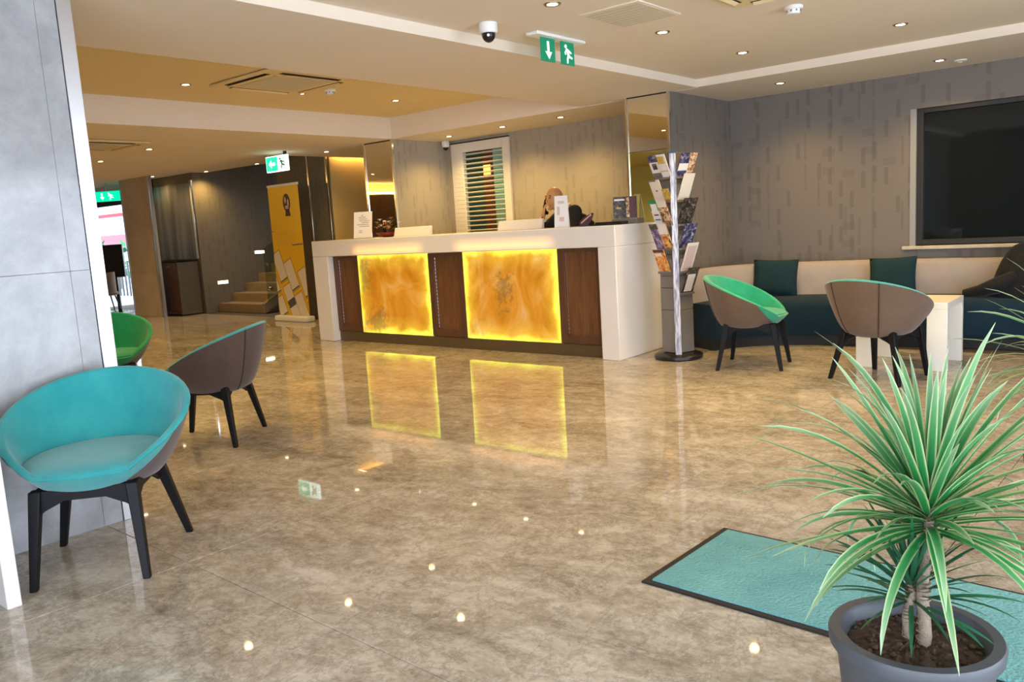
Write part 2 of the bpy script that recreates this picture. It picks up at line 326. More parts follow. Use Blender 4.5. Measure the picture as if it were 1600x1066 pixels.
# ------------------------------------------------------------------ geometry helper
class G:
    def __init__(s): s.v = []; s.f = []; s.uv = {}
    def add(s, vs, fs):
        o = len(s.v); s.v += [tuple(x) for x in vs]; s.f += [tuple(i+o for i in f) for f in fs]; return s
    def box(s, x0, x1, y0, y1, z0, z1):
        return s.add([(x0,y0,z0),(x1,y0,z0),(x1,y1,z0),(x0,y1,z0),(x0,y0,z1),(x1,y0,z1),(x1,y1,z1),(x0,y1,z1)],
                     [(0,3,2,1),(4,5,6,7),(0,1,5,4),(1,2,6,5),(2,3,7,6),(3,0,4,7)])
    def obox(s, c, ax, ay, az):
        c, ax, ay, az = Vector(c), Vector(ax), Vector(ay), Vector(az)
        P = [c+i*ax+j*ay+k*az for k in (-1,1) for (i,j) in ((-1,-1),(1,-1),(1,1),(-1,1))]
        return s.add(P, [(0,3,2,1),(4,5,6,7),(0,1,5,4),(1,2,6,5),(2,3,7,6),(3,0,4,7)])
    def lathe(s, prof, seg=24, c=(0,0,0), cap=True):
        vs = []; fs = []
        for (r, z) in prof:
            for k in range(seg):
                a = 2*pi*k/seg; vs.append((c[0]+r*cos(a), c[1]+r*sin(a), c[2]+z))
        for i in range(len(prof)-1):
            for k in range(seg):
                k2 = (k+1) % seg; fs.append((i*seg+k, i*seg+k2, (i+1)*seg+k2, (i+1)*seg+k))
        if cap:
            fs.append(tuple(range(seg-1, -1, -1))); n0 = (len(prof)-1)*seg; fs.append(tuple(range(n0, n0+seg)))
        return s.add(vs, fs)
    def cyl(s, a, b, r0, r1=None, seg=10, cap=True):
        return s.tube([a, b], [r0, r0 if r1 is None else r1], seg, cap)
    def tube(s, pts, rad, seg=8, cap=True):
        pts = [Vector(q) for q in pts]
        if not isinstance(rad, (list, tuple)): rad = [rad]*len(pts)
        vs = []; fs = []; ref = None
        for i, q in enumerate(pts):
            t = (pts[min(i+1, len(pts)-1)] - pts[max(i-1, 0)]).normalized()
            if ref is None: ref = Vector((0,0,1)) if abs(t.z) < 0.9 else Vector((1,0,0))
            e1 = (ref - t*ref.dot(t)).normalized(); e2 = t.cross(e1); ref = e1
            for k in range(seg):
                a = 2*pi*k/seg; vs.append(q + rad[i]*(cos(a)*e1 + sin(a)*e2))
        for i in range(len(pts)-1):
            for k in range(seg):
                k2 = (k+1) % seg; fs.append((i*seg+k, i*seg+k2, (i+1)*seg+k2, (i+1)*seg+k))
        if cap:
            fs.append(tuple(range(seg-1, -1, -1))); n0 = (len(pts)-1)*seg; fs.append(tuple(range(n0, n0+seg)))
        return s.add(vs, fs)
    def prism(s, poly, z0, z1):
        n = len(poly)
        vs = [(x, y, z0) for x, y in poly] + [(x, y, z1) for x, y in poly]
        fs = [tuple(range(n-1, -1, -1)), tuple(range(n, 2*n))] + [(i, (i+1) % n, n+(i+1) % n, n+i) for i in range(n)]
        return s.add(vs, fs)
    def plate(s, poly, o, ex, ey, t):
        """extrude a 2d polygon lying in the plane o, ex, ey by thickness t along ex x ey"""
        o, ex, ey = Vector(o), Vector(ex), Vector(ey); nn = ex.cross(ey).normalized()*t
        n = len(poly); a = [o+ex*x+ey*y for x, y in poly]; b = [q+nn for q in a]
        return s.add(a+b, [tuple(range(n-1, -1, -1)), tuple(range(n, 2*n))] + [(i, (i+1) % n, n+(i+1) % n, n+i) for i in range(n)])
    def grid(s, fn, nu, nv, closeu=False):
        vs = []; fs = []; cu = nu if closeu else nu+1
        for j in range(nv+1):
            for i in range(cu): vs.append(fn(i/nu, j/nv))
        for j in range(nv):
            for i in range(nu):
                i2 = (i+1) % cu if closeu else i+1
                fs.append((j*cu+i, j*cu+i2, (j+1)*cu+i2, (j+1)*cu+i))
        return s.add(vs, fs)
    def sphere(s, c, r, seg=16, rings=10):
        if not isinstance(r, (tuple, list)): r = (r, r, r)
        return s.grid(lambda u, v: (c[0]+r[0]*cos(2*pi*u)*sin(pi*(0.002+0.996*v)), c[1]+r[1]*sin(2*pi*u)*sin(pi*(0.002+0.996*v)), c[2]-r[2]*cos(pi*(0.002+0.996*v))), seg, rings, True)
    def mesh(s, name, m, smooth=None):
        me = bpy.data.meshes.new(name); me.from_pydata(s.v, [], s.f); me.validate()
        bm = bmesh.new(); bm.from_mesh(me); bmesh.ops.recalc_face_normals(bm, faces=bm.faces); bm.to_mesh(me); bm.free()
        me.materials.append(MATS[m] if isinstance(m, str) else m)
        if smooth is not None:
            me.polygons.foreach_set('use_smooth', [True]*len(me.polygons)); me.set_sharp_from_angle(angle=radians(smooth))
        return me
    def build(s, name, m, parent=None, smooth=None, bevel=0.0, label=None):
        o = bpy.data.objects.new(name, s.mesh(name, m, smooth)); COL.objects.link(o)
        if parent: o.parent = parent
        if bevel:
            b = o.modifiers.new('bevel', 'BEVEL'); b.width = bevel; b.segments = 2; b.limit_method = 'ANGLE'; b.angle_limit = radians(40)
            o.data.polygons.foreach_set('use_smooth', [True]*len(o.data.polygons)); o.data.set_sharp_from_angle(angle=radians(40))
        if label: o['label'] = label
        return o
def tag(o, label=None, cat=None, group=None, kind=None):
    if label: o['label'] = label
    if cat: o['category'] = cat
    if group: o['group'] = group
    if kind: o['kind'] = kind
    return o
def thing(name, label, cat, loc=(0,0,0), rz=0.0, group=None, kind=None):
    o = bpy.data.objects.new(name, None); COL.objects.link(o); o.location = loc; o.rotation_euler = (0, 0, rz)
    return tag(o, label, cat, group, kind)
def struct(g, name, m, label, cat, parent=None, **kw):
    return tag(g.build(name, m, parent, **kw), label, cat, None, 'structure')
def copy_tree(o, parent=None):
    c = o.copy(); COL.objects.link(c)
    if parent: c.parent = parent
    for ch in list(o.children):
        if ch is not c: copy_tree(ch, c)
    return c
def text(s, name, size, m, parent, loc, rot, depth=0.001, align='CENTER'):
    cu = bpy.data.curves.new(name, 'FONT'); cu.body = s; cu.size = size; cu.extrude = depth; cu.align_x = align; cu.align_y = 'CENTER'
    cu.materials.append(MATS[m]); o = bpy.data.objects.new(name, cu); COL.objects.link(o); o.parent = parent
    o.location = loc; o.rotation_euler = rot; return o

ZS, ZN, ZT, ZC = 2.42, 2.49, 2.68, 2.53     # soffit, near tray, warm tray, corridor tray

# ================================================================== SETTING
# floor: a bed with separate polished tiles laid on it
floor = struct(G().box(-18.5, 3.2, -2.8, 13.0, -0.08, -0.006), 'floor', 'grout', 'polished beige brown marble tiled lobby floor', 'floor')
tg = G(); T = 1.2; h = T/2 - 0.0013
b = 0.0016
tg.add([(-h,-h,-0.006),(h,-h,-0.006),(h,h,-0.006),(-h,h,-0.006),(-h,-h,-b),(h,-h,-b),(h,h,-b),(-h,h,-b),(-h+b,-h+b,0),(h-b,-h+b,0),(h-b,h-b,0),(-h+b,h-b,0)],
       [(3,2,1,0),(0,1,5,4),(1,2,6,5),(2,3,7,6),(3,0,4,7),(4,5,9,8),(5,6,10,9),(6,7,11,10),(7,4,8,11),(8,9,10,11)])
tile_me = tg.mesh('tile', 'polished_marble')
ra = radians(-1.56)
for i in range(-14, 5):
    for j in range(-4, 6):
        lx, ly = (i+0.5)*T, (j+0.5)*T
        x, y = -1.896 + lx*cos(ra) - ly*sin(ra), 1.527 + lx*sin(ra) + ly*cos(ra)
        if x < -17.6 or x > 2.9 or y < -2.4 or y > 8.0: continue
        o = bpy.data.objects.new('tile', tile_me); COL.objects.link(o); o.parent = floor
        o.location = (x, y, 0); o.rotation_euler = (radians(random.uniform(-0.05, 0.05)), radians(random.uniform(-0.05, 0.05)), ra)

# ceilings
TOP = 2.95
def ceil(x0, x1, y0, y1, z0, label, m='ceiling_paint', z1=TOP):
    return struct(G().box(x0, x1, y0, y1, z0, z1), 'ceiling', m, label, 'ceiling')
ceil(-4.9, -3.6, -2.8, 7.15, ZS, 'lower cream ceiling band between the two recessed ceilings')
ceil(-3.6, 3.2, 7.15, 8.6, ZS, 'lower cream ceiling strip along the window wall')
ceil(-9.92, -3.6, 7.2, 8.6, ZS, 'lower cream ceiling strip above the reception back wall')
ceil(-18.5, -7.8, -2.8, 6.8, ZS, 'lower cream ceiling band on the far left')
ceil(-9.92, -7.8, 6.8, 7.2, ZS, 'small lower ceiling piece left of the reception')
ceil(-3.6, 3.2, -2.8, 7.15, ZN, 'recessed cream ceiling above the foreground')
ceil(-7.8, -4.9, -2.8, 7.2, ZT, 'recessed warm yellow ceiling in front of the reception', 'warm_cast_paint')
ceil(-18.5, -9.92, 6.8, 8.25, ZC, 'recessed dim ceiling along the corridor by the stairs')
ceil(-9.88, -8.3, 8.6, 12.3, ZS, 'ceiling of the passage beside the gold wall')
ceil(-14.1, -12.2, 8.25, 13.0, 4.2, 'high dark ceiling over the staircase', 'dark_wallpaper', 4.3)

# left marble wall
wl = struct(G().box(-4.05, -3.875, -2.8, 1.70, 0, ZS), 'wall_left', 'grey_paint', 'grey marble clad wall on the left edge', 'wall')
for (y0, y1) in ((-2.03, -0.83), (-0.829, 0.369), (0.37, 1.5695), (1.5705, 1.656)):
    for (z0, z1) in ((0.0, 1.1895), (1.1905, ZS)):
        G().box(-3.876, -3.86, y0, y1, z0, z1).build('panel', 'grey_marble', wl, bevel=0.001)
G().box(-3.874, -3.853, 1.658, 1.722, 0, ZS).box(-4.06, -3.8745, 1.702, 1.722, 0, ZS).build('edge_trim', 'satin_steel', wl, bevel=0.002, label='polished steel corner trim')
# pillar with mirror at the right end of the reception
struct(G().box(-4.34, -3.86, 7.12, 8.5, 0, ZS), 'wall_return', 'taupe_wallpaper', 'narrow taupe patterned wall beside the brochure rack', 'wall')
t = thing('mirror', 'tall mirror with chrome edges on the pillar behind the brochure rack', 'mirror', (-4.1, 7.1, 0))
G().box(-0.215, 0.215, 0, 0.018, 1.90, ZS-0.012).build('mirror_pane', 'mirror', t)
G().box(-0.215, 0.215, 0, 0.018, 0.02, 1.894).build('mirror_pane', 'mirror_green', t, label='green tinted lower mirror pane')
for x0, x1 in ((-0.24, -0.216), (0.216, 0.243)): G().box(x0, x1, -0.012, 0.02, 0.0, ZS-0.002).build('edge_trim', 'chrome', t, bevel=0.003)
G().box(-0.216, 0.216, -0.008, 0.02, ZS-0.012, ZS-0.002).build('edge_trim', 'dark_slot', t)
struct(G().box(-8.38, -7.83, 7.25, 8.3, 0, ZS), 'wall_pillar', 'beige_wallpaper', 'beige patterned pillar at the left end of the reception', 'wall')
t = thing('mirror', 'tall mirror with chrome edges at the left end of the reception', 'mirror', (-8.105, 7.225, 0))
G().box(-0.25, 0.25, 0, 0.018, 0.02, ZS-0.014).build('mirror_pane', 'mirror', t)
for x0, x1 in ((-0.278, -0.25), (0.25, 0.278)): G().box(x0, x1, -0.012, 0.022, 0, ZS-0.002).build('edge_trim', 'chrome', t, bevel=0.003)
G().box(-0.25, 0.25, -0.008, 0.02, ZS-0.014, ZS-0.002).build('edge_trim', 'dark_slot', t)
# reception back wall
struct(G().box(-6.72, -4.34, 8.2, 8.5, 0, ZS).box(-7.83, -7.72, 8.2, 8.5, 0, ZS).box(-7.72, -6.72, 8.2, 8.5, 2.385, ZS), 'wall_back', 'beige_wallpaper', 'beige patterned wall behind the reception counter', 'wall')
# window wall
struct(G().box(-3.86, -2.08, 8.4, 8.6, 0, ZS).box(-2.08, 1.6, 8.4, 8.6, 0, 0.83).box(-2.08, 1.6, 8.4, 8.6, 2.10, ZS).box(1.6, 3.2, 8.4, 8.6, 0, ZS),
       'wall_window', 'taupe_wallpaper', 'taupe patterned wall with the dark window behind the sofa', 'wall')
wn = thing('window_1', 'wide dark interior window above the sofa', 'window', (0, 8.4, 0), kind='structure')
G().box(-2.08, -2.03, -0.008, 0.13, 0.83, 2.10).build('window_reveal', 'grey_paint', wn)
G().box(-2.03, -1.975, 0.02, 0.10, 0.85, 2.10).box(-1.975, 1.6, 0.02, 0.10, 0.85, 0.90).box(-1.975, 1.6, 0.02, 0.10, 2.055, 2.10).box(1.5, 1.6, 0.02, 0.10, 0.90, 2.055).build('window_frame', 'dark_frame', wn, bevel=0.004)
G().box(-1.975, 1.5, 0.055, 0.065, 0.90, 2.055).build('pane', 'window_dark_glass', wn)
G().box(-2.14, 1.66, -0.045, 0.02, 0.812, 0.845).build('window_sill', 'sill_stone', wn, bevel=0.006)
struct(G().box(-2.08, 1.6, 8.52, 8.6, 0.83, 2.10), 'trim_1', 'plinth_black', 'dark backing behind the interior window', 'wall')
struct(G().box(3.05, 3.2, 5.4, 8.4, 0, ZN).box(3.05, 3.2, -2.8, 5.4, 2.15, ZN), 'wall_right', 'grey_marble', 'right hand wall around the entrance glazing', 'wall')
struct(G().box(-4.05, -1.9, -1.75, -1.6, 0, ZN).box(-1.9, 3.2, -1.75, -1.6, 2.42, ZN), 'wall_rear', 'dark_wallpaper', 'dark wall around the entrance doors behind the viewer', 'wall')
struct(G().box(-18.5, -4.05, -2.8, -2.65, 0, ZS), 'wall_front', 'warm_white', 'plain wall behind the viewer on the left', 'wall')
# wooden wall on the far left, cove light along its top
struct(G().box(-15.2, -15.05, -2.65, 5.2, 0, ZS-0.25), 'wall_far_left', 'wall_wood', 'dark wood clad wall far on the left', 'wall')
struct(G().box(-15.25, -15.2, -2.65, 5.2, 0, ZS), 'wall_backing', 'gold_paint', 'plain wall behind the wood cladding on the far left', 'wall')
G().box(-15.16, -15.10, -2.4, 5.0, ZS-0.24, ZS-0.21).build('cove_light', 'led_strip')
tag(bpy.data.objects['cove_light'], 'warm cove light along the top of the far left wood wall', 'light')

# passage with gold wall
struct(G().box(-11.3, -10.0, 7.9, 12.3, 0, 2.62).box(-12.28, -11.3, 9.4, 12.3, 0, 2.62), 'wall_block', 'dark_wallpaper', 'dark patterned wall block behind the yellow banner', 'wall')
gw = struct(G().box(-10.0, -9.985, 7.93, 12.3, 0, 2.62), 'wall_gold', 'gold_paint', 'gold painted passage wall washed by a ceiling cove light', 'wall')
G().box(-9.975, -9.93, 8.0, 12.2, 2.50, 2.53).build('cove_light', 'led_strip', gw)
struct(G().box(-9.985, -8.3, 12.15, 12.3, 0, ZS), 'wall_passage_end', 'gold_paint', 'end wall of the passage beside the gold wall', 'wall')
struct(G().box(-8.42, -8.36, 8.3, 12.3, 0, ZS), 'wall_passage_right', 'beige_wallpaper', 'right wall of the passage beside the gold wall', 'wall')
for k, (x, w) in enumerate(((-10.47, 0.035), (-10.02, 0.04))):
    struct(G().box(x-w/2, x+w/2, 7.876, 7.905, 0, ZS+0.1), 'trim_%d' % (k+2), 'chrome', ('polished steel strip on the dark wall beside the banner', 'polished steel corner strip at the gold passage')[k], 'trim', bevel=0.004)

# stair side wall, bronze panel, brown pillar
struct(G().box(-14.05, -13.85, 7.9, 13.0, 0, 4.2), 'wall_stair', 'dark_wallpaper', 'dark wall with step lights beside the staircase', 'wall')
struct(G().box(-13.85, -12.3, 12.85, 13.0, 0, 4.2), 'wall_stair_end', 'dark_wallpaper', 'dark wall at the head of the staircase', 'wall')
struct(G().box(-12.28, -12.2, 8.25, 12.3, 2.62, 4.2).box(-13.85, -12.3, 8.2, 8.25, ZC, 4.2), 'wall_stair_upper', 'dark_wallpaper', 'upper walling above the staircase opening', 'wall')
struct(G().box(-15.3, -14.05, 7.9, 8.1, 0, ZC), 'wall_alcove', 'dark_wallpaper', 'wall behind the mahogany cabinet', 'wall')
t = thing('wall_panel', 'brushed bronze wall panel above the mahogany cabinet', 'panel', (-14.5, 7.88, 0))
G().box(-0.70, 0.60, -0.01, 0.018, 1.0, 2.36).build('sheet', 'brushed_bronze_panel', t)
G().box(0.60, 0.665, -0.02, 0.018, 1.0, 2.40).build('edge_trim', 'chrome', t, bevel=0.004)
wp = struct(G().box(-15.23, -14.19, 7.27, 7.33, 0, ZC), 'wall_column', 'grey_paint', 'brown marble clad column left of the mahogany cabinet', 'wall')
for z0, z1 in ((0.0, 0.82), (0.825, 1.645), (1.65, ZC)):
    G().box(-15.2, -14.215, 7.255, 7.271, z0, z1).build('panel', 'brown_marble', wp, bevel=0.002)
G().box(-14.212, -14.18, 7.245, 7.275, 0, ZC).build('edge_trim', 'brushed_steel', wp, bevel=0.004)
G().box(-15.235, -15.203, 7.245, 7.275, 0, ZC).build('edge_trim', 'brushed_steel', wp, bevel=0.004)
# glazed shopfront on the far left
sf = thing('window_2', 'bright glazed shopfront on the far left looking outdoors', 'window', (0, 7.9, 0), kind='structure')
G().box(-18.5, -15.25, 0, 0.12, 2.28, ZC).build('header', 'warm_white', sf)
G().box(-18.5, -15.25, 0.02, 0.10, 2.14, 2.28).build('window_frame', 'dark_frame', sf)
G().box(-15.33, -15.25, 0.02, 0.10, 0, 2.14).build('mullion', 'dark_frame', sf)
G().box(-18.5, -15.33, 0.055, 0.065, 0.02, 2.14).build('pane', 'window_pane', sf)
struct(G().box(-18.5, -18.35, -2.8, 7.9, 0, ZC), 'wall_end', 'beige_wallpaper', 'end wall on the far left', 'wall')
# outdoors beyond the shopfront
struct(G().box(-40, -14.2, 8.05, 24, -0.12, -0.04), 'terrace', 'paving', 'pale paved terrace outside the shopfront', 'ground')
t = thing('building', 'white building with a pink awning across the street', 'building', (-30, 15.5, 0))
G().box(-6, 8, 0, 4, -0.05, 6).build('facade', 'render_white', t)
G().add([(-5.5,0,2.5),(7.5,0,2.5),(7.5,-1.2,1.76),(-5.5,-1.2,1.76),(-5.5,0,2.45),(7.5,0,2.45),(7.5,-1.2,1.71),(-5.5,-1.2,1.71)], [(0,1,2,3),(4,7,6,5),(0,4,5,1),(1,5,6,2),(2,6,7,3),(3,7,4,0)]).build('awning', 'awning_white', t)
G().box(-5.5, 7.5, -1.22, -1.19, 1.42, 1.76).build('valance', 'awning_pink', t)
G().box(-5.5, 7.5, -0.04, 0.0, 2.52, 2.64).build('fascia', 'awning_red', t)
struct(G().box(-24, -14.2, 8.05, 10.2, 2.62, 2.75), 'sky_blocker', 'render_white', 'unseen slab added outside the shopfront to cut skylight', 'light blocker')  # unseen slab added to dim the sky entering through the shopfront
t = thing('terrace_railing', 'white and grey railing along the terrace outside', 'railing', (-22, 10.6, 0))
G().box(-4, 5, -0.03, 0.03, 0.92, 0.98).build('top_rail', 'render_white', t)
for k in range(46): G().box(-4+k*0.2, -3.95+k*0.2, -0.015, 0.015, -0.04, 0.92).build('baluster', 'rail_grey', t)
t = thing('shrub', 'green shrub behind the terrace railing outside', 'shrub', (-26.8, 12.4, -0.04))
g = G()
for k in range(70):
    a, r_, z_ = random.uniform(0, 6.3), random.uniform(0, 0.9), random.uniform(0.5, 1.5)
    q = Vector((r_*cos(a)*1.3, r_*sin(a), z_)); d = Vector((random.uniform(-1,1), random.uniform(-1,1), random.uniform(-.2,1))).normalized()*0.22
    e = d.cross(Vector((0.3,0.2,1))).normalized()*0.09
    g.add([q-d, q+e, q+d, q-e], [(0,1,2,3)])
g.build('foliage', 'bush_green', t); G().cyl((0,0,0), (0,0,0.9), 0.04).build('stem', 'stem_bark', t)

# ================================================================== STAIRS
st = thing('staircase', 'stone staircase rising beside the step lights', 'staircase', (-13.85, 8.15, 0))
for k in range(10):
    G().box(0.002, 1.43, k*0.3, k*0.3+0.32, 0 if k == 0 else k*0.16-0.02, (k+1)*0.16).build('step', 'step_stone', st, bevel=0.006)
G().add([(1.43,-0.02,0.0),(1.51,-0.02,0.0),(1.51,3.0,1.6),(1.43,3.0,1.6),(1.43,-0.02,0.17),(1.51,-0.02,0.17),(1.51,3.0,1.78),(1.43,3.0,1.78)],
        [(0,3,2,1),(4,5,6,7),(0,1,5,4),(1,2,6,5),(2,3,7,6),(3,0,4,7)]).build('stringer', 'step_stone', st)
bl = thing('glass_balustrade', 'clear glass balustrade panel beside the staircase', 'balustrade', (-12.325, 8.2, 0))
G().add([(-0.006,0.0,0.2),(0.006,0.0,0.2),(0.006,2.6,1.6),(-0.006,2.6,1.6),(-0.006,0.0,1.12),(0.006,0.0,1.12),(0.006,2.6,2.55),(-0.006,2.6,2.55)],
        [(0,3,2,1),(4,5,6,7),(0,1,5,4),(1,2,6,5),(2,3,7,6),(3,0,4,7)]).build('glass_panel', 'clear_glass', bl)
for z in (0.42, 0.85): G().cyl((-0.03,0.07,z), (0.03,0.07,z), 0.028, seg=12).build('fixing', 'chrome', bl)
for (y, z, s) in ((8.286, 0.536, 'lower'), (9.125, 1.038, 'upper')):
    t = thing('step_light', '%s small glowing step light in the stair wall' % s, 'light', (-13.85, y, z))
    G().box(0, 0.012, -0.115, 0.115, -0.035, 0.035).build('bezel', 'brushed_steel', t)
    G().box(0.008, 0.018, -0.10, 0.10, -0.027, 0.027).build('diffuser', 'step_glow', t)
# mahogany cabinet
t = thing('cabinet', 'dark mahogany cabinet standing between the brown column and the stairs', 'cabinet', (-14.42, 7.68, 0))
G().box(-0.50, 0.47, -0.19, 0.19, 0.02, 0.96).build('body', 'mahogany', t, bevel=0.005)
G().box(0.47, 0.50, -0.20, 0.195, 0.02, 0.96).build('side_panel', 'cabinet_brown', t, bevel=0.004, label='grey brown side panel')
for x0, x1 in ((-0.49, -0.18), (-0.175, 0.145), (0.15, 0.465)):
    d = G().box(x0, x1, -0.212, -0.192, 0.09, 0.93).build('door', 'mahogany', t, bevel=0.004)
    G().cyl((x0+0.03, -0.235, 0.88), (x0+0.03, -0.212, 0.88), 0.012).build('knob', 'chrome', d)
G().box(-0.51, 0.51, -0.215, 0.20, 0.96, 0.985).build('worktop', 'clear_glass', t, label='green tinted glass top')
# ================================================================== RECEPTION DESK
dk = thing('reception_desk', 'white reception counter with two glowing onyx panels', 'desk', (0, 0, 0))
def slab(x0, x1, y0, y1, z0, z1, name, m='white_lacquer', bevel=0.008, label=None): return G().box(x0, x1, y0, y1, z0, z1).build(name, m, dk, bevel=bevel, label=label)
slab(-8.28, -3.94, 6.19, 6.97, 1.025, 1.215, 'countertop')
slab(-8.28, -8.0, 6.19, 6.95, 0, 1.025, 'end_panel')
slab(-4.13, -3.94, 6.19, 6.97, 0, 1.025, 'end_panel')
slab(-8.0, -4.13, 6.34, 6.42, 0.0, 1.025, 'back_board', 'warm_white', 0)
slab(-8.0, -4.13, 6.285, 6.34, 0.0, 0.115, 'kickplate', 'kick_metal', 0.003)
slab(-8.0, -4.13, 6.85, 6.93, 0.0, 0.74, 'rear_board', 'warm_white', 0)
slab(-8.0, -4.13, 6.45, 6.93, 0.74, 0.77, 'work_surface', 'warm_white', 0.003)
for (x0, x1, nm) in ((-8.0, -7.545, 'w'), (-6.385, -5.865, 'w'), (-4.65, -4.13, 'w')):
    pn = G().box(x0, x1, 6.295, 6.335, 0.118, 1.025).build('wood_panel', 'walnut', dk, bevel=0.003)
    iw = 0.085
    fr = G()
    fr.box(x0+0.004, x0+iw, 6.272, 6.297, 0.12, 1.02).box(x1-iw, x1-0.004, 6.272, 6.297, 0.12, 1.02)
    fr.box(x0+iw, x1-iw, 6.272, 6.297, 0.12, 0.20).box(x0+iw, x1-iw, 6.272, 6.297, 0.985, 1.02)
    fr.build('panel_frame', 'dark_walnut', pn, bevel=0.003)
    bd = G()
    for xb in (x0+iw+0.008, x1-iw-0.008):
        for k in range(20): bd.tube([(xb, 6.288, 0.215+k*0.0385), (xb, 6.288, 0.242+k*0.0385)], 0.0075, 6)
    bd.build('beading', 'bead_wood', pn, smooth=40)['kind'] = 'stuff'
for (x0, x1, mm) in ((-7.54, -6.39, 'onyx_left'), (-5.86, -4.655, 'onyx_right')):
    G().box(x0, x1, 6.27, 6.32, 0.12, 1.022).build('onyx_panel', mm, dk, label='backlit amber onyx panel')
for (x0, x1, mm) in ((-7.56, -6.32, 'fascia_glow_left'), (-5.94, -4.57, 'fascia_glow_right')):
    G().box(x0, x1, 6.1885, 6.191, 1.034, 1.205).build('painted_fascia_glow', mm, dk, label='thin white fascia plate with amber spill light painted as emission')
# things on the counter
ZD = 1.215
t = thing('notice_holder', 'white paper notice standing at the left end of the counter', 'sign', (-7.52, 6.36, ZD), radians(22))
G().box(-0.125, 0.125, -0.03, 0.05, 0, 0.006).build('base', 'acrylic', t)
G().add([(-.118,0,.005),(.118,0,.005),(.118,.06,.31),(-.118,.06,.31),(-.118,.006,.005),(.118,.006,.005),(.118,.066,.31),(-.118,.066,.31)], [(0,1,2,3),(4,7,6,5),(0,4,5,1),(1,5,6,2),(2,6,7,3),(3,7,4,0)]).build('sheet', 'paper', t)
g = G()
for k, (wd, off) in enumerate(((.03,-.01),(.09,-.01),(.11,.0),(.13,.02),(.10,.03),(.15,.0),(.13,.02),(.05,-.03),(.05,-.03))):
    zz = .265-.021*k-(.03 if k > 6 else 0); yy = .06*(zz-.005)/.305
    g.add([(off-wd/2, yy-.001, zz), (off+wd/2, yy-.001, zz), (off+wd/2, yy, zz+.006), (off-wd/2, yy, zz+.006)], [(0,1,2,3)])
g.build('printed_lines', 'ink_grey', t)
t = thing('flower_arrangement', 'red and pink flower arrangement in a red bowl on the counter', 'flowers', (-7.15, 6.42, ZD))
G().lathe([(0.05,0),(0.085,0.015),(0.12,0.04),(0.135,0.055),(0.125,0.055),(0.09,0.03),(0.04,0.02)], 20).build('bowl', 'bowl_red', t, smooth=40)
for k in range(22):
    a = k*2.4; r_ = 0.03+0.14*((k*7 % 11)/11); z_ = 0.10+0.12*((k*5 % 9)/9)*(1.2-r_*3)
    g = G(); c = Vector((r_*cos(a)*1.1, r_*sin(a)*0.7, z_))
    for q in range(6):
        b_ = q*pi/3+k; d = Vector((cos(b_), sin(b_), 0.5)).normalized()*0.034; e = Vector((-sin(b_), cos(b_), 0))*0.016
        g.add([c, c+d*0.6+e, c+d, c+d*0.6-e], [(0,1,2,3)])
    g.sphere(c, 0.008, 6, 4)
    g.build('blossom', ('pink_petal', 'foliage', 'orange_petal', 'paper')[k % 4], t)
for k in range(14):
    a = k*2.1; d = Vector((cos(a)*0.18, sin(a)*0.10, 0.06+0.05*(k % 3))); e = Vector((-sin(a), cos(a), 0))*0.02
    G().add([(0,0,0.06), tuple(d*0.55+e+Vector((0,0,.05))), tuple(d+Vector((0,0,0.07))), tuple(d*0.55-e+Vector((0,0,.05)))], [(0,1,2,3)]).build('leaf', 'foliage', t)
t = thing('bottle', 'small clear topped bottle standing behind the counter flowers', 'bottle', (-7.30, 6.52, ZD))
G().lathe([(0.03,0),(0.032,0.01),(0.032,0.10),(0.012,0.13),(0.012,0.15)], 14).build('body', 'black_plastic', t, smooth=40)
G().lathe([(0.016,0.15),(0.018,0.155),(0.018,0.19),(0.014,0.195)], 14).build('cap', 'paper', t, smooth=40)
for (x, w_, lab) in ((-6.74, 0.27, 'low white screen back on the counter beside the flowers'), (-5.19, 0.27, 'low white screen back on the counter left of the receptionist')):
    t = thing('counter_screen', lab, 'screen', (x, 6.40, ZD), radians(4))
    G().add([(-w_,0,0),(w_,0,0),(w_,.03,.10),(-w_,.03,.10),(-w_,.05,0),(w_,.05,0),(w_,.06,.10),(-w_,.06,.10)], [(0,1,2,3),(4,7,6,5),(0,4,5,1),(1,5,6,2),(2,6,7,3),(3,7,4,0)]).build('casing', 'warm_white', t, bevel=0.006)
    G().box(-w_*0.6, w_*0.6, .05, .12, 0, 0.012).build('foot', 'warm_white', t)
t = thing('tent_sign', 'white folded leaflet standing in front of the receptionist', 'sign', (-4.635, 6.36, ZD), radians(30))
G().add([(-.07,0,0),(.07,0,0),(.06,.04,.30),(-.06,.04,.30),(-.07,.004,0),(.07,.004,0),(.06,.044,.30),(-.06,.044,.30)], [(0,1,2,3),(4,7,6,5),(0,4,5,1),(1,5,6,2),(2,6,7,3),(3,7,4,0)]).build('front_sheet', 'paper', t)
G().add([(-.07,.09,0),(.07,.09,0),(.06,.05,.30),(-.06,.05,.30),(-.07,.094,0),(.07,.094,0),(.06,.054,.30),(-.06,.054,.30)], [(0,1,2,3),(4,7,6,5),(0,4,5,1),(1,5,6,2),(2,6,7,3),(3,7,4,0)]).build('rear_sheet', 'paper', t)
g = G()
for (x0, x1, z0, z1) in ((-.03,.03,.225,.25), (-.02,.025,.06,.10), (-.04,-.015,.12,.2)): g.add([(x0, .04*z0/.3-.0015, z0), (x1, .04*z0/.3-.0015, z0), (x1, .04*z1/.3-.0015, z1), (x0, .04*z1/.3-.0015, z1)], [(0,1,2,3)])
g.build('printed_blocks', 'logo_pale', t)
t = thing('leaf_ornament', 'dark patterned leaf shaped ornament on the counter right of the receptionist', 'ornament', (-4.37, 6.36, ZD), radians(25))
G().box(-0.05, 0.05, -0.02, 0.03, 0, 0.012).build('base', 'black_plastic', t)
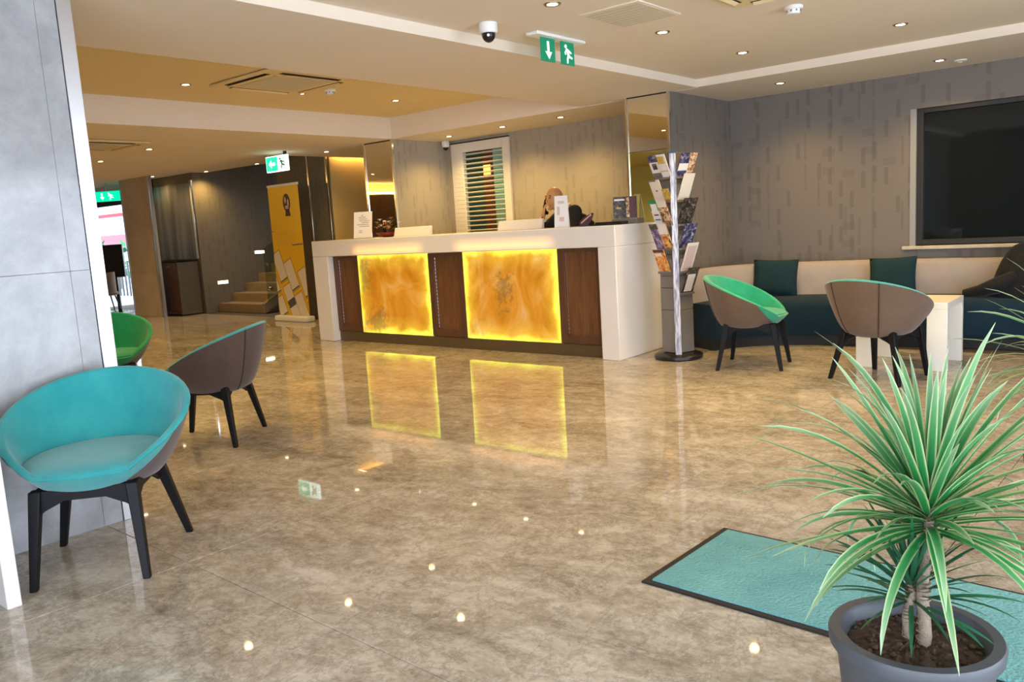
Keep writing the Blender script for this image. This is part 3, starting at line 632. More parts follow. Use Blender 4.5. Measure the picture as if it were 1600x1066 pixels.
g = G().plate([(-.045,.01),(-.055,.04),(-.02,.075),(.02,.10),(.075,.125),(.085,.115),(.07,.07),(.045,.03),(.02,.008)], (0,0,0), (1,0,0), (0,0.2,0.98), 0.006)
lf = g.build('blade', 'maroon', t)
for k in range(7): G().sphere((-0.03+0.014*k, 0.003+0.0023*k, 0.035+0.011*k), 0.009, 6, 4).build('stud', 'logo_pale', lf)
t = thing('leaflet_tray', 'dark flat tray lying at the right end of the counter', 'tray', (-4.12, 6.36, ZD), radians(6))
G().box(-0.16, 0.17, -0.07, 0.07, 0, 0.012).box(-0.16, 0.17, 0.06, 0.07, 0.01, 0.03).box(0.16, 0.17, -0.07, 0.07, 0.01, 0.03).build('tray_base', 'black_plastic', t)
t = thing('leaflet_box', 'dark counter box holding leaflets beside the brochure rack', 'box', (-4.08, 6.62, ZD))
G().box(-0.14, 0.13, -0.03, 0.10, 0, 0.05).build('box_body', 'acrylic', t, bevel=0.004)
def booklet(x, y, z, w_, h_, rz, m, label, tilt=0.12, cover=None, name='leaflet', group=None):
    t = thing(name, label, 'leaflet', (x, y, z), rz, group)
    dy = h_*tilt
    G().add([(-w_/2,0,0),(w_/2,0,0),(w_/2,dy,h_),(-w_/2,dy,h_),(-w_/2,.006,0),(w_/2,.006,0),(w_/2,dy+.006,h_),(-w_/2,dy+.006,h_)], [(0,1,2,3),(4,7,6,5),(0,4,5,1),(1,5,6,2),(2,6,7,3),(3,7,4,0)]).build('sheets', m, t)
    g = {}
    for (x0, x1, a, b_, mm) in (cover or ()):
        g.setdefault(mm, G()).add([(x0*w_, dy*a-.0012, h_*a), (x1*w_, dy*a-.0012, h_*a), (x1*w_, dy*b_-.0012, h_*b_), (x0*w_, dy*b_-.0012, h_*b_)], [(0,1,2,3)])
    for mm, gg in g.items(): gg.build('cover_print', mm, t)
    return t
booklet(-4.135, 6.60, ZD+0.052, 0.12, 0.20, radians(35), 'print_dark', 'black leaflet with a white headline on the counter end', cover=[(-.4,.4,.82,.9,'paper'),(-.3,.1,.45,.52,'print_gold')])
booklet(-4.02, 6.62, ZD+0.052, 0.10, 0.20, radians(35), 'print_maroon', 'maroon leaflet with a pale strip on the counter end', cover=[(-.5,-.2,.05,.95,'print_food')])

# ================================================================== TUB CHAIRS
SEAT = radians(0)
def make_chair(name, label, shell_m, inner_m):
    """local +x is the front"""
    t = thing(name, label, 'chair')
    def rim(a):        # a = 0 front, pi back
        k = (1-cos(a))/2; k = max(0.0, (k-0.06)/0.94)
        z = 0.425 + 0.32*k**0.68
        rx = 0.325 if cos(a) > 0 else 0.335
        x = rx*cos(a) - 0.025; y = 0.378*sin(a)*(1-0.05*k)
        return x, y, z
    def outer(u, v):
        a = 2*pi*u; x, y, z = rim(a); e = v**0.50
        k = (1-cos(a))/2
        bx, by, bz = 0.16*cos(a)-0.015, 0.16*sin(a), 0.325
        e2 = v**(0.85+0.35*k)
        return (bx+(x-bx)*e, by+(y-by)*e, bz+(z-bz)*e2)
    g = G().grid(outer, 40, 10, True)
    g.add([outer(i/40, 0) for i in range(40)], [tuple(range(39, -1, -1))])
    # turned-over lip
    def lip(u, v):
        a = 2*pi*u; x, y, z = rim(a); q = v*pi
        ix, iy = x-0.034*cos(a), y-0.034*sin(a)
        return (x+(ix-x)*(1-cos(q))/2, y+(iy-y)*(1-cos(q))/2, z+0.012*sin(q))
    sh = g.build('shell', shell_m, t, smooth=60)
    for s in (-1, 1):
        pts = []
        for k in range(11):
            x, y, z = outer(0.5+s*0.085, 0.06+0.94*k/10); pts.append((x*1.004, y*1.004, z))
        G().tube(pts, 0.0035, 5).build('seam', 'brown_seam', sh)
    def inner(u, v):
        a = 2*pi*u; x, y, z = rim(a); k = (1-cos(a))/2
        ix, iy = x-0.034*cos(a), y-0.034*sin(a)
        sx, sy, sz = 0.225*cos(a)+0.02, 0.245*sin(a), 0.41
        e = 1-v; e1 = e**0.7
        return (sx+(ix-sx)*e1, sy+(iy-sy)*e1, sz+(z-sz)*e)
    g = G().grid(lip, 40, 4, True); g.grid(inner, 40, 8, True)
    def roll(u, v):          # teal front roll, wraps down over the low front edge
        a = (2*u-1)*radians(62); dep = (1-abs(2*u-1)**2)
        q = outer((a/(2*pi)) % 1.0, 1.0 - 0.72*dep*v)
        k = 1.0 + 0.012*min(1.0, dep*3)
        return (q[0]*k+0.003*dep*cos(a), q[1]*k, q[2]+0.002*(1-v))
    g.grid(roll, 30, 6)
    g.build('upholstery', inner_m, t, smooth=70)
    # seat cushion, runs out over the low front edge
    def wall_at(a, zz):      # where the bowl stands at height zz
        lo, hi = 0.0, 1.0
        for _ in range(24):
            mid = (lo+hi)/2
            if outer(a/(2*pi), mid)[2] < zz: lo = mid
            else: hi = mid
        return outer(a/(2*pi), lo)
    edge = []
    for i in range(36):
        a = 2*pi*i/36; w0 = wall_at(a, 0.448); k = 0.895+0.075*max(0.0, cos(a))**2
        edge.append((w0[0]*k, w0[1]*k))
    def cush(u, v):
        i = int(round(u*36)) % 36; ex, ey = edge[i]; fr_ = max(0.0, cos(2*pi*u))**2
        r_ = min(1.0, v*1.25)
        if v <= 0.8: return (ex*r_, ey*r_, 0.468-(0.010+0.012*fr_)*r_**5)
        w_ = (v-0.8)/0.2
        return (ex*(1-0.04*w_*w_), ey*(1-0.04*w_*w_), 0.458-0.012*fr_-0.03*w_)
    G().grid(cush, 36, 12, True).build('seat_cushion', inner_m, t, smooth=60)
    # black timber base: apron bars with gussets, four tapered splayed legs
    tops = [(0.220, 0.175), (0.220, -0.175), (-0.140, -0.180), (-0.140, 0.180)]
    feet = [(0.285, 0.205), (0.285, -0.205), (-0.205, -0.265), (-0.205, 0.265)]
    g = G()
    for i in range(4):
        (x0, y0), (x1, y1) = tops[i], tops[(i+1) % 4]
        p0, p1 = Vector((x0, y0, 0)), Vector((x1, y1, 0)); d = (p1-p0).normalized(); nn = Vector((-d.y, d.x, 0))*0.011
        L = (p1-p0).length
        prof = [(0, 0.275), (0, 0.372), (L, 0.372), (L, 0.275), (L-0.03, 0.295), (L-0.10, 0.328), (0.10, 0.328), (0.03, 0.295)]
        vs = [p0+d*a+Vector((0, 0, z))+nn for a, z in prof] + [p0+d*a+Vector((0, 0, z))-nn for a, z in prof]
        n_ = len(prof)
        g.add(vs, [tuple(range(n_)), tuple(range(2*n_-1, n_-1, -1))] + [(k, n_+k, n_+(k+1) % n_, (k+1) % n_) for k in range(n_)])
    g.build('apron', 'black_wood', t)
    for (x, y), (fx, fy) in zip(tops, feet):
        g = G(); vs = []
        mx, my = x+(fx-x)*0.16, y+(fy-y)*0.16
        for (cx, cy, z, w_) in ((fx, fy, 0.0, 0.014), (mx, my, 0.315, 0.021), (x, y, 0.375, 0.022)):
            for i, j in ((-1,-1),(1,-1),(1,1),(-1,1)): vs.append((cx+i*w_, cy+j*w_, z))
        g.add(vs, [(3,2,1,0),(8,9,10,11)] + [(r_*4+i, r_*4+(i+1) % 4, r_*4+4+(i+1) % 4, r_*4+4+i) for r_ in (0,1) for i in range(4)])
        g.build('leg', 'black_wood', t, bevel=0.004)
    return t
def face(o, x, y, fx, fy): o.location = (x, y, 0); o.rotation_euler = (0, 0, math.atan2(fy, fx))
GR = 'upholstered tub chairs in the lobby'
c1 = make_chair('tub_chair', 'teal velvet tub chair with black legs nearest on the left against the grey marble wall', 'brown_fabric', 'teal_velvet'); c1['group'] = GR
face(c1, -3.445, 1.42, 0.76, -0.65)
def rechair(o, shell_m, inner_m):
    for ch in o.children:
        if ch.name.startswith(('upholstery', 'seat_cushion', 'shell')):
            ch.data = ch.data.copy(); ch.data.materials[0] = MATS[shell_m if ch.name.startswith('shell') else inner_m]
    return o
c2 = copy_tree(c1); c2['label'] = 'brown backed tub chair turned away, standing alone beyond the grey marble wall'; face(c2, -4.895, 2.79, -0.80, -0.60); rechair(c2, 'brown_fabric', 'teal_velvet')
c3 = copy_tree(c1); c3['label'] = 'green velvet tub chair standing beside the brochure rack'; face(c3, -2.80, 6.38, 0.93, 0.20); rechair(c3, 'tan_fabric', 'green_velvet')
c4 = copy_tree(c1); c4['label'] = 'tan backed tub chair seen from behind in front of the white table'; face(c4, -1.74, 6.22, 0.26, 0.97); rechair(c4, 'tan_fabric', 'teal_velvet')
c5 = copy_tree(c1); c5['label'] = 'emerald green tub chair half hidden behind the grey marble wall'; face(c5, -6.70, 2.91, 0.92, -0.39); rechair(c5, 'brown_fabric', 'emerald_velvet')

# ================================================================== WHITE TABLES
def parsons(name, label, x0, x1, y0, y1, h_, lw, m):
    t = thing(name, label, 'table', ((x0+x1)/2, (y0+y1)/2, 0)); a, b_ = (x1-x0)/2, (y1-y0)/2
    G().box(-a, a, -b_, b_, h_-0.05, h_).build('tabletop', m, t, bevel=0.003)
    for sx in (-1, 1):
        for sy in (-1, 1):
            xa, xb = (a-lw, a) if sx > 0 else (-a, -a+lw); ya, yb = (b_-0.05, b_) if sy > 0 else (-b_, -b_+0.05)
            G().box(xa, xb, ya, yb, 0, h_-0.05).build('leg', m, t, bevel=0.003)
    return t
parsons('coffee_table', 'ivory square table with slab legs in front of the sofa', -2.03, -1.38, 6.63, 7.17, 0.515, 0.14, 'ivory')
parsons('side_table', 'white slab legged table cut off by the left edge of the photo', -4.0+0.2, -3.27, 0.2, 1.005, 0.72, 0.14, 'white_lacquer')

# ================================================================== SOFA (curved corner bench)
sf = thing('sofa', 'long curved sofa with dark teal seat and cream back', 'sofa', (-2.4, 8.0, 0))
def spline(pts, n):
    P = [Vector((x, y, 0)) for x, y in pts]; out = []
    for i in range(len(P)-1):
        a, b_, c_, d = P[max(i-1, 0)], P[i], P[i+1], P[min(i+2, len(P)-1)]
        for k in range(n):
            t_ = k/n; out.append(0.5*((2*b_)+(c_-a)*t_+(2*a-5*b_+4*c_-d)*t_*t_+(3*b_-a-3*c_+d)*t_**3))
    out.append(P[-1]); return out
back = spline([(-3.80,7.18),(-3.75,7.60),(-3.55,7.93),(-3.15,8.17),(-2.55,8.29),(-1.8,8.33),(-0.9,8.34),(0.2,8.34),(1.5,8.34)], 6)
front = spline([(-3.36,6.93),(-3.22,7.16),(-2.96,7.36),(-2.50,7.52),(-2.0,7.62),(-1.3,7.68),(-0.6,7.70),(0.2,7.70),(1.5,7.70)], 6)
O = Vector((2.4, -8.0, 0))
def strip(fn_prof, i0, i1, name, m, **kw):
    """sweep a closed profile given as (t across front->back, z) along the bench"""
    g = G(); prof = fn_prof; n_ = len(prof); vs = []; fs = []
    for i in range(i0, i1+1):
        for (t_, z) in prof:
            q = front[i].lerp(back[i], t_)+O; vs.append((q.x, q.y, z))
    m_ = i1-i0
    for i in range(m_):
        for k in range(n_):
            k2 = (k+1) % n_; fs.append((i*n_+k, i*n_+k2, (i+1)*n_+k2, (i+1)*n_+k))
    fs.append(tuple(range(n_))); fs.append(tuple(range(m_*n_+n_-1, m_*n_-1, -1)))
    return g.add(vs, fs).build(name, m, sf, smooth=50, **kw)
NN = len(front)-1
strip([(0.10,0.0),(0.10,0.10),(0.97,0.10),(0.97,0.0)], 0, NN, 'plinth', 'plinth_black')
strip([(0.02,0.10),(0.0,0.13),(0.0,0.36),(0.02,0.40),(0.06,0.42),(0.5,0.425),(0.78,0.42),(0.78,0.10)], 0, NN, 'seat', 'dark_teal_fabric')
bp = [(0.72,0.40),(0.75,0.55),(0.80,0.69),(0.83,0.72),(0.90,0.735),(0.96,0.72),(0.98,0.69),(0.985,0.10),(0.79,0.10),(0.79,0.40)]
cuts = [0, 31, 43, NN]
for k in range(3): strip(bp, cuts[k] + (0 if k == 0 else 0), cuts[k+1], 'backrest', 'cream_fabric') if k == 0 else strip([(a+0.001*k, z-0.002*k) for a, z in bp], cuts[k], cuts[k+1], 'backrest', 'cream_fabric')
def cushion(name, label, x, y, z, rz, tilt, w_, h_, m, roll=0.0):
    t = thing(name, label, 'cushion', (x, y, z), rz)
    def fn(side):
        def f_(u, v):
            a, b_ = 2*u-1, 2*v-1
            e = max(0, (1-a**4)*(1-b_**4))**0.55
            pin = 1-0.06*(1-abs(a)**2)*(abs(b_)**6) - 0.06*(1-abs(b_)**2)*(abs(a)**6)
            p_ = Vector((a*w_/2*pin, side*0.065*e, b_*h_/2*pin))
            p_ = Matrix.Rotation(roll, 3, 'Y') @ p_
            p_ = Matrix.Rotation(tilt, 3, 'X') @ p_
            return (p_.x, p_.y, p_.z + h_/2)
        return f_
    G().grid(fn(-1), 14, 14).grid(fn(1), 14, 14).build('cover', m, t, smooth=70)
    g = G(); f_ = fn(1)
    pts = [f_(i/10, 0) for i in range(11)]+[f_(1, i/10) for i in range(1, 11)]+[f_(1-i/10, 1) for i in range(1, 11)]+[f_(0, 1-i/10) for i in range(1, 11)]
    g.tube(pts, 0.005, 5); g.build('piping', m, t, smooth=60)
cushion('cushion', 'dark teal cushion propped on the sofa behind the green chair', -3.17, 7.86, 0.42, radians(16), radians(-18), 0.42, 0.36, 'cushion_teal', 0.03)
cushion('cushion', 'dark teal cushion propped on the sofa behind the tan backed chair', -2.13, 8.02, 0.42, radians(3), radians(-18), 0.40, 0.35, 'cushion_teal', -0.04)
# black coat thrown on the sofa
t = thing('coat', 'black coat heaped on the right part of the sofa', 'coat', (-1.02, 8.02, 0.425))
def heap(u, v):
    a = 2*pi*u; r_ = (0.02+0.98*v)
    fold = 1+0.10*sin(3*a+1)+0.06*sin(7*a+2*v)
    z = 0.42*(1-v**4.5)*(1+0.08*sin(5*a+3*v)) + 0.0
    return (0.36*r_*cos(a)*fold*(0.62+0.38*v), 0.20*r_*sin(a)*fold+0.05*(1-v), max(z, 0.004)+0.01*sin(9*a)*v*(1-v))
G().grid(heap, 48, 14, True).build('body', 'black_fabric', t, smooth=80)
G().tube([(-0.10,-0.14,0.16),(-0.24,-0.16,0.10),(-0.38,-0.15,0.05),(-0.50,-0.12,0.03)], [0.07,0.07,0.05,0.03], 10).build('sleeve', 'black_fabric', t, smooth=80)
G().tube([(-0.02,0.02,0.40),(0.05,-0.02,0.43),(0.14,-0.02,0.38)], [0.04,0.06,0.05], 10).build('collar', 'black_fabric', t, smooth=80)

# ================================================================== BROCHURE RACK
RX, RY = -3.53, 6.52
rz0 = math.atan2(-0.879, 0.477)        # towards the viewer
rk = thing('brochure_rack', 'tall grey brochure rack with a silver spine on a round black base', 'rack', (RX, RY, 0), rz0 - pi/4)
# local frame: the faces point along +x (towards lower left of the picture) and +y
G().lathe([(0.20,0),(0.215,0.012),(0.215,0.035),(0.19,0.05),(0.05,0.062)], 36).build('base', 'black_plastic', rk, smooth=40)
hw = 0.098
for (z0, z1) in ((0.062, 0.44), (0.443, 0.636), (0.639, 0.742), (0.745, 0.93), (0.933, 1.14), (1.143, 1.36), (1.363, 1.58), (1.583, 1.80)):
    G().box(-hw, hw, -hw, hw, z0, z1).build('column_panel', 'rack_grey', rk, bevel=0.003)
sp = Vector((hw+0.004, hw+0.004, 0))
G().obox((sp.x, sp.y, 0.93), Vector((0.707,-0.707,0))*0.028, Vector((0.707,0.707,0))*0.008, Vector((0,0,0.88))).build('spine', 'rack_silver', rk, bevel=0.004)
G().obox((sp.x, sp.y, 1.805), Vector((0.707,-0.707,0))*0.03, Vector((0.707,0.707,0))*0.012, Vector((0,0,0.014))).build('spine_cap', 'black_plastic', rk)
nR = Vector((1, 0, 0)); nL = Vector((0, 1, 0))
# with this rotation local +x looks to one side of the viewer and local +y to the other
def to_world(v): return Matrix.Translation((RX, RY, 0)) @ Matrix.Rotation(rz0 - pi/4, 4, 'Z') @ Vector(v)
faceA = Vector((1, 0, 0)); faceB = Vector((0, 1, 0))
def pocket(nrm, z0):
    tn = Vector((-nrm.y, nrm.x, 0))
    c_ = nrm*(hw+0.03); g = G()
    # sloping back plate, floor ledge and clear lip
    a = nrm*(hw+0.004); b_ = nrm*(hw+0.055)
    w_ = 0.092
    g.add([a-tn*w_+Vector((0,0,z0)), a+tn*w_+Vector((0,0,z0)), b_+tn*w_+Vector((0,0,z0+0.13)), b_-tn*w_+Vector((0,0,z0+0.13)),
           a-tn*w_+Vector((0,0,z0))-nrm*0.003, a+tn*w_+Vector((0,0,z0))-nrm*0.003, b_+tn*w_+Vector((0,0,z0+0.13))-nrm*0.004, b_-tn*w_+Vector((0,0,z0+0.13))-nrm*0.004],
          [(0,1,2,3),(4,7,6,5),(0,4,5,1),(1,5,6,2),(2,6,7,3),(3,7,4,0)])
    g.obox(nrm*(hw+0.016)+Vector((0,0,z0+0.002)), tn*w_, nrm*0.016, Vector((0,0,0.002)))
    g.obox(nrm*(hw+0.031)+Vector((0,0,z0+0.010)), tn*w_, nrm*0.001, Vector((0,0,0.010)))
    return g.build('pocket', 'rack_grey', rk)
for z0 in (0.765, 0.965, 1.17, 1.375, 1.575):
    pocket(faceA, z0); pocket(faceB, z0)
def rack_leaflet(nrm, z0, off, w_, h_, m, label, cover=(), tilt=0.42):
    """leaning leaflet: nrm is the outward face of the rack"""
    tn = Vector((-nrm.y, nrm.x, 0))
    base = to_world(nrm*(hw+0.017) + tn*off + Vector((0, 0, z0+0.006)))
    wn_ = Matrix.Rotation(rz0 - pi/4, 3, 'Z') @ nrm
    # the booklet faces local -y, leans towards -y at the top
    rz = math.atan2(wn_.x, -wn_.y)
    return booklet(base.x, base.y, base.z, w_, h_, rz, m, label, -tilt, cover, 'brochure', 'brochures in the rack')
FL, FR = faceA, faceB
# which local face is on the viewer's left?
va = Matrix.Rotation(rz0 - pi/4, 3, 'Z') @ faceA
left_axis = Vector((-0.879, -0.477, 0))
if va.dot(left_axis) < 0: FL, FR = faceB, faceA
pocket(FR, 0.575)
# left on the left face means a larger offset on one side
tnL = Matrix.Rotation(rz0 - pi/4, 3, 'Z') @ Vector((-FL.y, FL.x, 0)); sL = 1 if tnL.dot(left_axis) > 0 else -1
tnR = Matrix.Rotation(rz0 - pi/4, 3, 'Z') @ Vector((-FR.y, FR.x, 0)); sR = 1 if tnR.dot(left_axis) > 0 else -1
rack_leaflet(FL, 1.575, sL*0.052, 0.108, 0.205, 'paper', 'white and navy brochure, outer one in the top left rack pocket', [(-.5,.5,.72,1,'print_navy'),(-.25,.25,.42,.66,'print_dark'),(-.5,.5,0,.28,'rack_grey')])
rack_leaflet(FL, 1.575, -sL*0.045, 0.110, 0.205, 'paper', 'white brochure with a yellow picture in the top left rack pocket', [(-.4,.3,.62,.92,'print_gold'),(-.45,.4,.30,.33,'card_gold')])
rack_leaflet(FL, 1.375, sL*0.040, 0.121, 0.197, 'card_white', 'plain beige brochure in the second left rack pocket', [(-.5,.2,.93,1,'ink_grey'),(-.1,.1,.5,.56,'ink_grey')])
rack_leaflet(FL, 1.375, -sL*0.055, 0.077, 0.116, 'print_gold', 'short yellow brochure beside the spine in the second left rack pocket')
rack_leaflet(FL, 1.17, sL*0.055, 0.097, 0.232, 'paper', 'white brochure with a green top edge in the third left rack pocket', [(-.5,.5,.86,1,'print_green'),(-.5,-.38,.6,.86,'print_green'),(.38,.5,.6,.86,'print_green'),(-.3,.3,.42,.47,'awning_red'),(-.35,.35,.24,.29,'ink_grey')])
rack_leaflet(FL, 1.17, -sL*0.045, 0.110, 0.220, 'print_food', 'food picture brochure in the third left rack pocket', [(-.5,.5,.75,1,'card_white')])
rack_leaflet(FL, 0.965, sL*0.052, 0.105, 0.232, 'print_purple', 'purple patterned brochure in the fourth left rack pocket', [(-.5,.5,.8,1,'print_dark')])
rack_leaflet(FL, 0.965, -sL*0.045, 0.110, 0.232, 'print_food', 'brochure with an orange dish and white top in the fourth left rack pocket', [(-.5,.5,.6,1,'paper'),(-.3,.3,.1,.58,'print_orange')])
rack_leaflet(FL, 0.765, sL*0.010, 0.132, 0.209, 'print_orange', 'red and orange brochure in the fifth left rack pocket', [(-.5,.5,.88,1,'print_maroon'),(-.4,.2,.72,.84,'paper')])
rack_leaflet(FR, 1.575, sR*0.03, 0.110, 0.205, 'print_navy', 'purple blue brochure in the top right rack pocket', [(-.5,.5,.3,.58,'paper')])
rack_leaflet(FR, 1.575, -sR*0.06, 0.088, 0.205, 'print_food', 'pale red brochure, outer one in the top right rack pocket')
rack_leaflet(FR, 1.375, sR*0.01, 0.132, 0.232, 'card_white', 'cream brochure in the second right rack pocket')
rack_leaflet(FR, 1.17, sR*0.0, 0.165, 0.232, 'print_dark', 'dark brochure in the third right rack pocket')
rack_leaflet(FR, 0.965, sR*0.0, 0.143, 0.220, 'print_navy', 'dark navy brochure in the fourth right rack pocket')
rack_leaflet(FR, 0.765, -sR*0.0, 0.132, 0.255, 'card_white', 'white speckled brochure in the fifth right rack pocket', [(-.4,.4,.1,.9,'logo_pale')])
rack_leaflet(FR, 0.575, -sR*0.01, 0.132, 0.232, 'print_dark', 'black edged brochure in the lowest right rack pocket', [(-.4,.3,.1,.75,'paper')])

# ================================================================== BANNER
bn = thing('roller_banner', 'yellow roller banner with white cards printed along its foot', 'banner', (-10.65, 7.53, 0), radians(-2))
G().box(-0.42, 0.42, -0.10, 0.08, 0.0, 0.085).build('base', 'white_plastic', bn, bevel=0.02)
sh = G().box(-0.40, 0.40, -0.005, 0.0, 0.085, 2.06).build('sheet', 'banner_yellow', bn)
G().box(-0.405, 0.405, -0.015, 0.012, 2.05, 2.085).build('top_rail', 'white_plastic', bn, bevel=0.004)
G().cyl((0, 0.05, 0.05), (0, 0.03, 2.06), 0.012).build('pole', 'brushed_steel', bn)
def bplate(polys, m, name, y=-0.0065, t=0.0012):
    g = G()
    for poly in polys: g.plate(poly, (0, y, 0), (1,0,0), (0,0,1), t)
    return g.build(name, m, sh)
def ell(cx, cz, a, b_, n_=24): return [(cx+a*cos(2*pi*k/n_), cz+b_*sin(2*pi*k/n_)) for k in range(n_)]
bplate([ell(0.08, 1.80, 0.095, 0.135), [(0.02,1.60),(0.16,1.60),(0.14,1.70),(0.04,1.70)]], 'maroon', 'emblem')
bplate([ell(0.05, 1.84, 0.022, 0.05, 12), ell(0.12, 1.80, 0.022, 0.055, 12), ell(0.08, 1.745, 0.045, 0.014, 12), [(0.03,1.71),(0.13,1.71),(0.12,1.73),(0.04,1.73)]], 'logo_pale', 'emblem_detail', -0.008)
bplate([[(-.30+.048*k, 1.33), (-.268+.048*k, 1.33), (-.268+.048*k, 1.36), (-.30+.048*k, 1.36)] for k in range(11) if k not in (3, 7)]+[[(-.30+.045*k, 1.18), (-.27+.045*k, 1.18), (-.27+.045*k, 1.205), (-.30+.045*k, 1.205)] for k in range(10) if k != 5], 'banner_pale', 'faded_lettering')['kind'] = 'stuff'
bplate([[(0.12,1.155),(0.40,1.165),(0.40,1.185),(0.12,1.172)], [(-0.40,1.375),(-0.32,1.375),(-0.32,1.385),(-0.40,1.385)]], 'ink_grey', 'dark_stroke')
def clip(poly, x0=-0.40, x1=0.40, z0=0.09, z1=2.0):
    for ax, lim, sg in ((0, x0, 1), (0, x1, -1), (1, z0, 1), (1, z1, -1)):
        out = []
        for i in range(len(poly)):
            a, b_ = poly[i], poly[(i+1) % len(poly)]; ia, ib = sg*(a[ax]-lim) >= 0, sg*(b_[ax]-lim) >= 0
            if ia: out.append(a)
            if ia != ib:
                t_ = (lim-a[ax])/(b_[ax]-a[ax]); out.append((a[0]+t_*(b_[0]-a[0]), a[1]+t_*(b_[1]-a[1])))
        poly = out
        if not poly: break
    return poly
def card(cx, top, w_, L, ang):
    d = Vector((sin(ang), -cos(ang))); e = Vector((cos(ang), sin(ang))); o = Vector((cx, top))
    return [tuple(o-e*w_/2), tuple(o-e*w_/2+d*L), tuple(o+e*w_/2+d*L), tuple(o+e*w_/2)]
an = radians(23)
white = []; gold = []; dark = []
cols = [(-0.50, [(0.66, 0.26), (0.36, 0.30)]), (-0.35, [(1.05, 0.46), (0.55, 0.27), (0.24, 0.3)]), (-0.06, [(0.92, 0.46), (0.42, 0.5)]), (0.29, [(0.79, 0.42), (0.33, 0.4)])]
d = Vector((sin(an), -cos(an)))
for cx, segs in cols:
    x0, z0 = cx, segs[0][0]
    for (top, L) in segs:
        # slide down the tilted column axis
        k = (z0-top)/cos(an); px = x0 + d.x*k; pz = z0 + d.y*k
        for lst, w_, ex in ((gold, 0.245, 0.02), (white, 0.205, 0.0)):
            q = clip(card(px-d.x*ex, pz-d.y*ex, w_, L+2*ex, an))
            if len(q) > 2: lst.append(q)
        q = clip(card(px+d.x*(L-0.025), pz+d.y*(L-0.025), 0.205, 0.022, an))
        if len(q) > 2: dark.append(q)
bplate(gold, 'card_gold', 'card_border', -0.0062, 0.001)
bplate(white, 'card_white', 'card', -0.0075, 0.001)
bplate(dark, 'card_grey', 'card_heading', -0.0085, 0.001)['kind'] = 'stuff'
q = clip(card(-0.05, 0.34, 0.19, 0.12, an)); bplate([q], 'card_grey', 'photo_print', -0.0095, 0.001)

# ================================================================== SHUTTERED WINDOW behind the reception
sw = thing('louvre_shutter', 'white louvred shutter over green glass behind the reception', 'shutter', (-7.22, 8.2, 0))
fr = G()
fr.box(-0.50, -0.29, -0.03, 0.05, 0.02, 2.37).box(0.39, 0.50, -0.03, 0.05, 0.02, 2.37).box(-0.29, 0.39, -0.03, 0.05, 2.25, 2.37).box(-0.29, 0.39, -0.03, 0.05, 0.02, 1.0)
fr.build('shutter_frame', 'blind_white', sw, bevel=0.004)
G().box(-0.50, 0.50, -0.035, 0.05, 2.37, 2.384).build('head_gap', 'dark_slot', sw)
G().box(-0.30, 0.0, 0.03, 0.04, 1.0, 2.25).build('pane', 'pane_green', sw)
G().box(0.0, 0.18, 0.03, 0.04, 1.0, 2.25).build('pane', 'pane_brown', sw)
G().box(0.18, 0.39, 0.03, 0.04, 1.0, 2.25).build('pane', 'cyan_reflection', sw, label='pale turquoise reflection painted on the glass')  # pale reflection in the glass, painted as a coloured strip
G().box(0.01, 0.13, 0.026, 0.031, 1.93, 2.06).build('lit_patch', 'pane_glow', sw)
sl = G().obox((0, 0, 0), (0.34, 0, 0), (0, 0.020, -0.006), (0, 0.0008, 0.0035)).mesh('slat', 'blind_white')
for k in range(20):
    o = bpy.data.objects.new('slat', sl); COL.objects.link(o); o.parent = sw; o.location = (0.05, -0.005, 1.04+k*0.062)
rib = G().box(-0.13, 0.13, -0.034, -0.03, 0, 0.006).mesh('rib', 'warm_white')
for k in range(24):
    o = bpy.data.objects.new('rib', G().box(-0.425, 0.425, -0.0335, -0.0305, 1.02+k*0.056, 1.026+k*0.056).mesh('rib', 'warm_white')) if k == 0 else bpy.data.objects.new('rib', bpy.data.objects['rib'].data)
    COL.objects.link(o); o.parent = sw; o.location = (0, 0, 0.056*k if k else 0)
    if k == 0:
        o.data = G().box(-0.49, -0.30, -0.0335, -0.0305, 1.02, 1.026).mesh('rib', 'warm_white')
t = thing('security_camera', 'small white wall camera at the top left of the louvred shutter', 'camera', (-7.76, 8.12, 2.36))
G().lathe([(0.045,0.06),(0.05,0.05),(0.05,0.0),(0.04,-0.02)], 18).build('housing', 'white_plastic', t, smooth=40)
G().sphere((0,0,-0.02), (0.036,0.036,0.04), 14, 8).build('dome', 'black_plastic', t, smooth=60)

# ================================================================== CEILING FITTINGS
def make_downlight():
    t = thing('downlight', 'x', 'light')
    G().lathe([(0.030,-0.004),(0.047,-0.006),(0.050,-0.002),(0.050,0.004)], 20, cap=False).build('trim_ring', 'lamp_trim', t, smooth=40)
    G().lathe([(0.0335,-0.0025),(0.030,-0.0045),(0.001,-0.0055)], 18, cap=False).build('lens', 'lamp_glow', t)
    return t
dl0 = make_downlight(); first = [True]
sp_d = bpy.data.lights.new('spot', 'SPOT'); sp_d.energy = DOWNLIGHT_W; sp_d.color = WARM; sp_d.spot_size = radians(140); sp_d.spot_blend = 1.0; sp_d.shadow_soft_size = 0.035
def downlight(x, y, z, label):
    o = dl0 if first[0] else copy_tree(dl0); first[0] = False
    o.location = (x, y, z); o['label'] = label; o['group'] = 'recessed ceiling spotlights'
    l = bpy.data.objects.new('spot', sp_d); COL.objects.link(l); l.parent = o; l.location = (0, 0, -0.02)
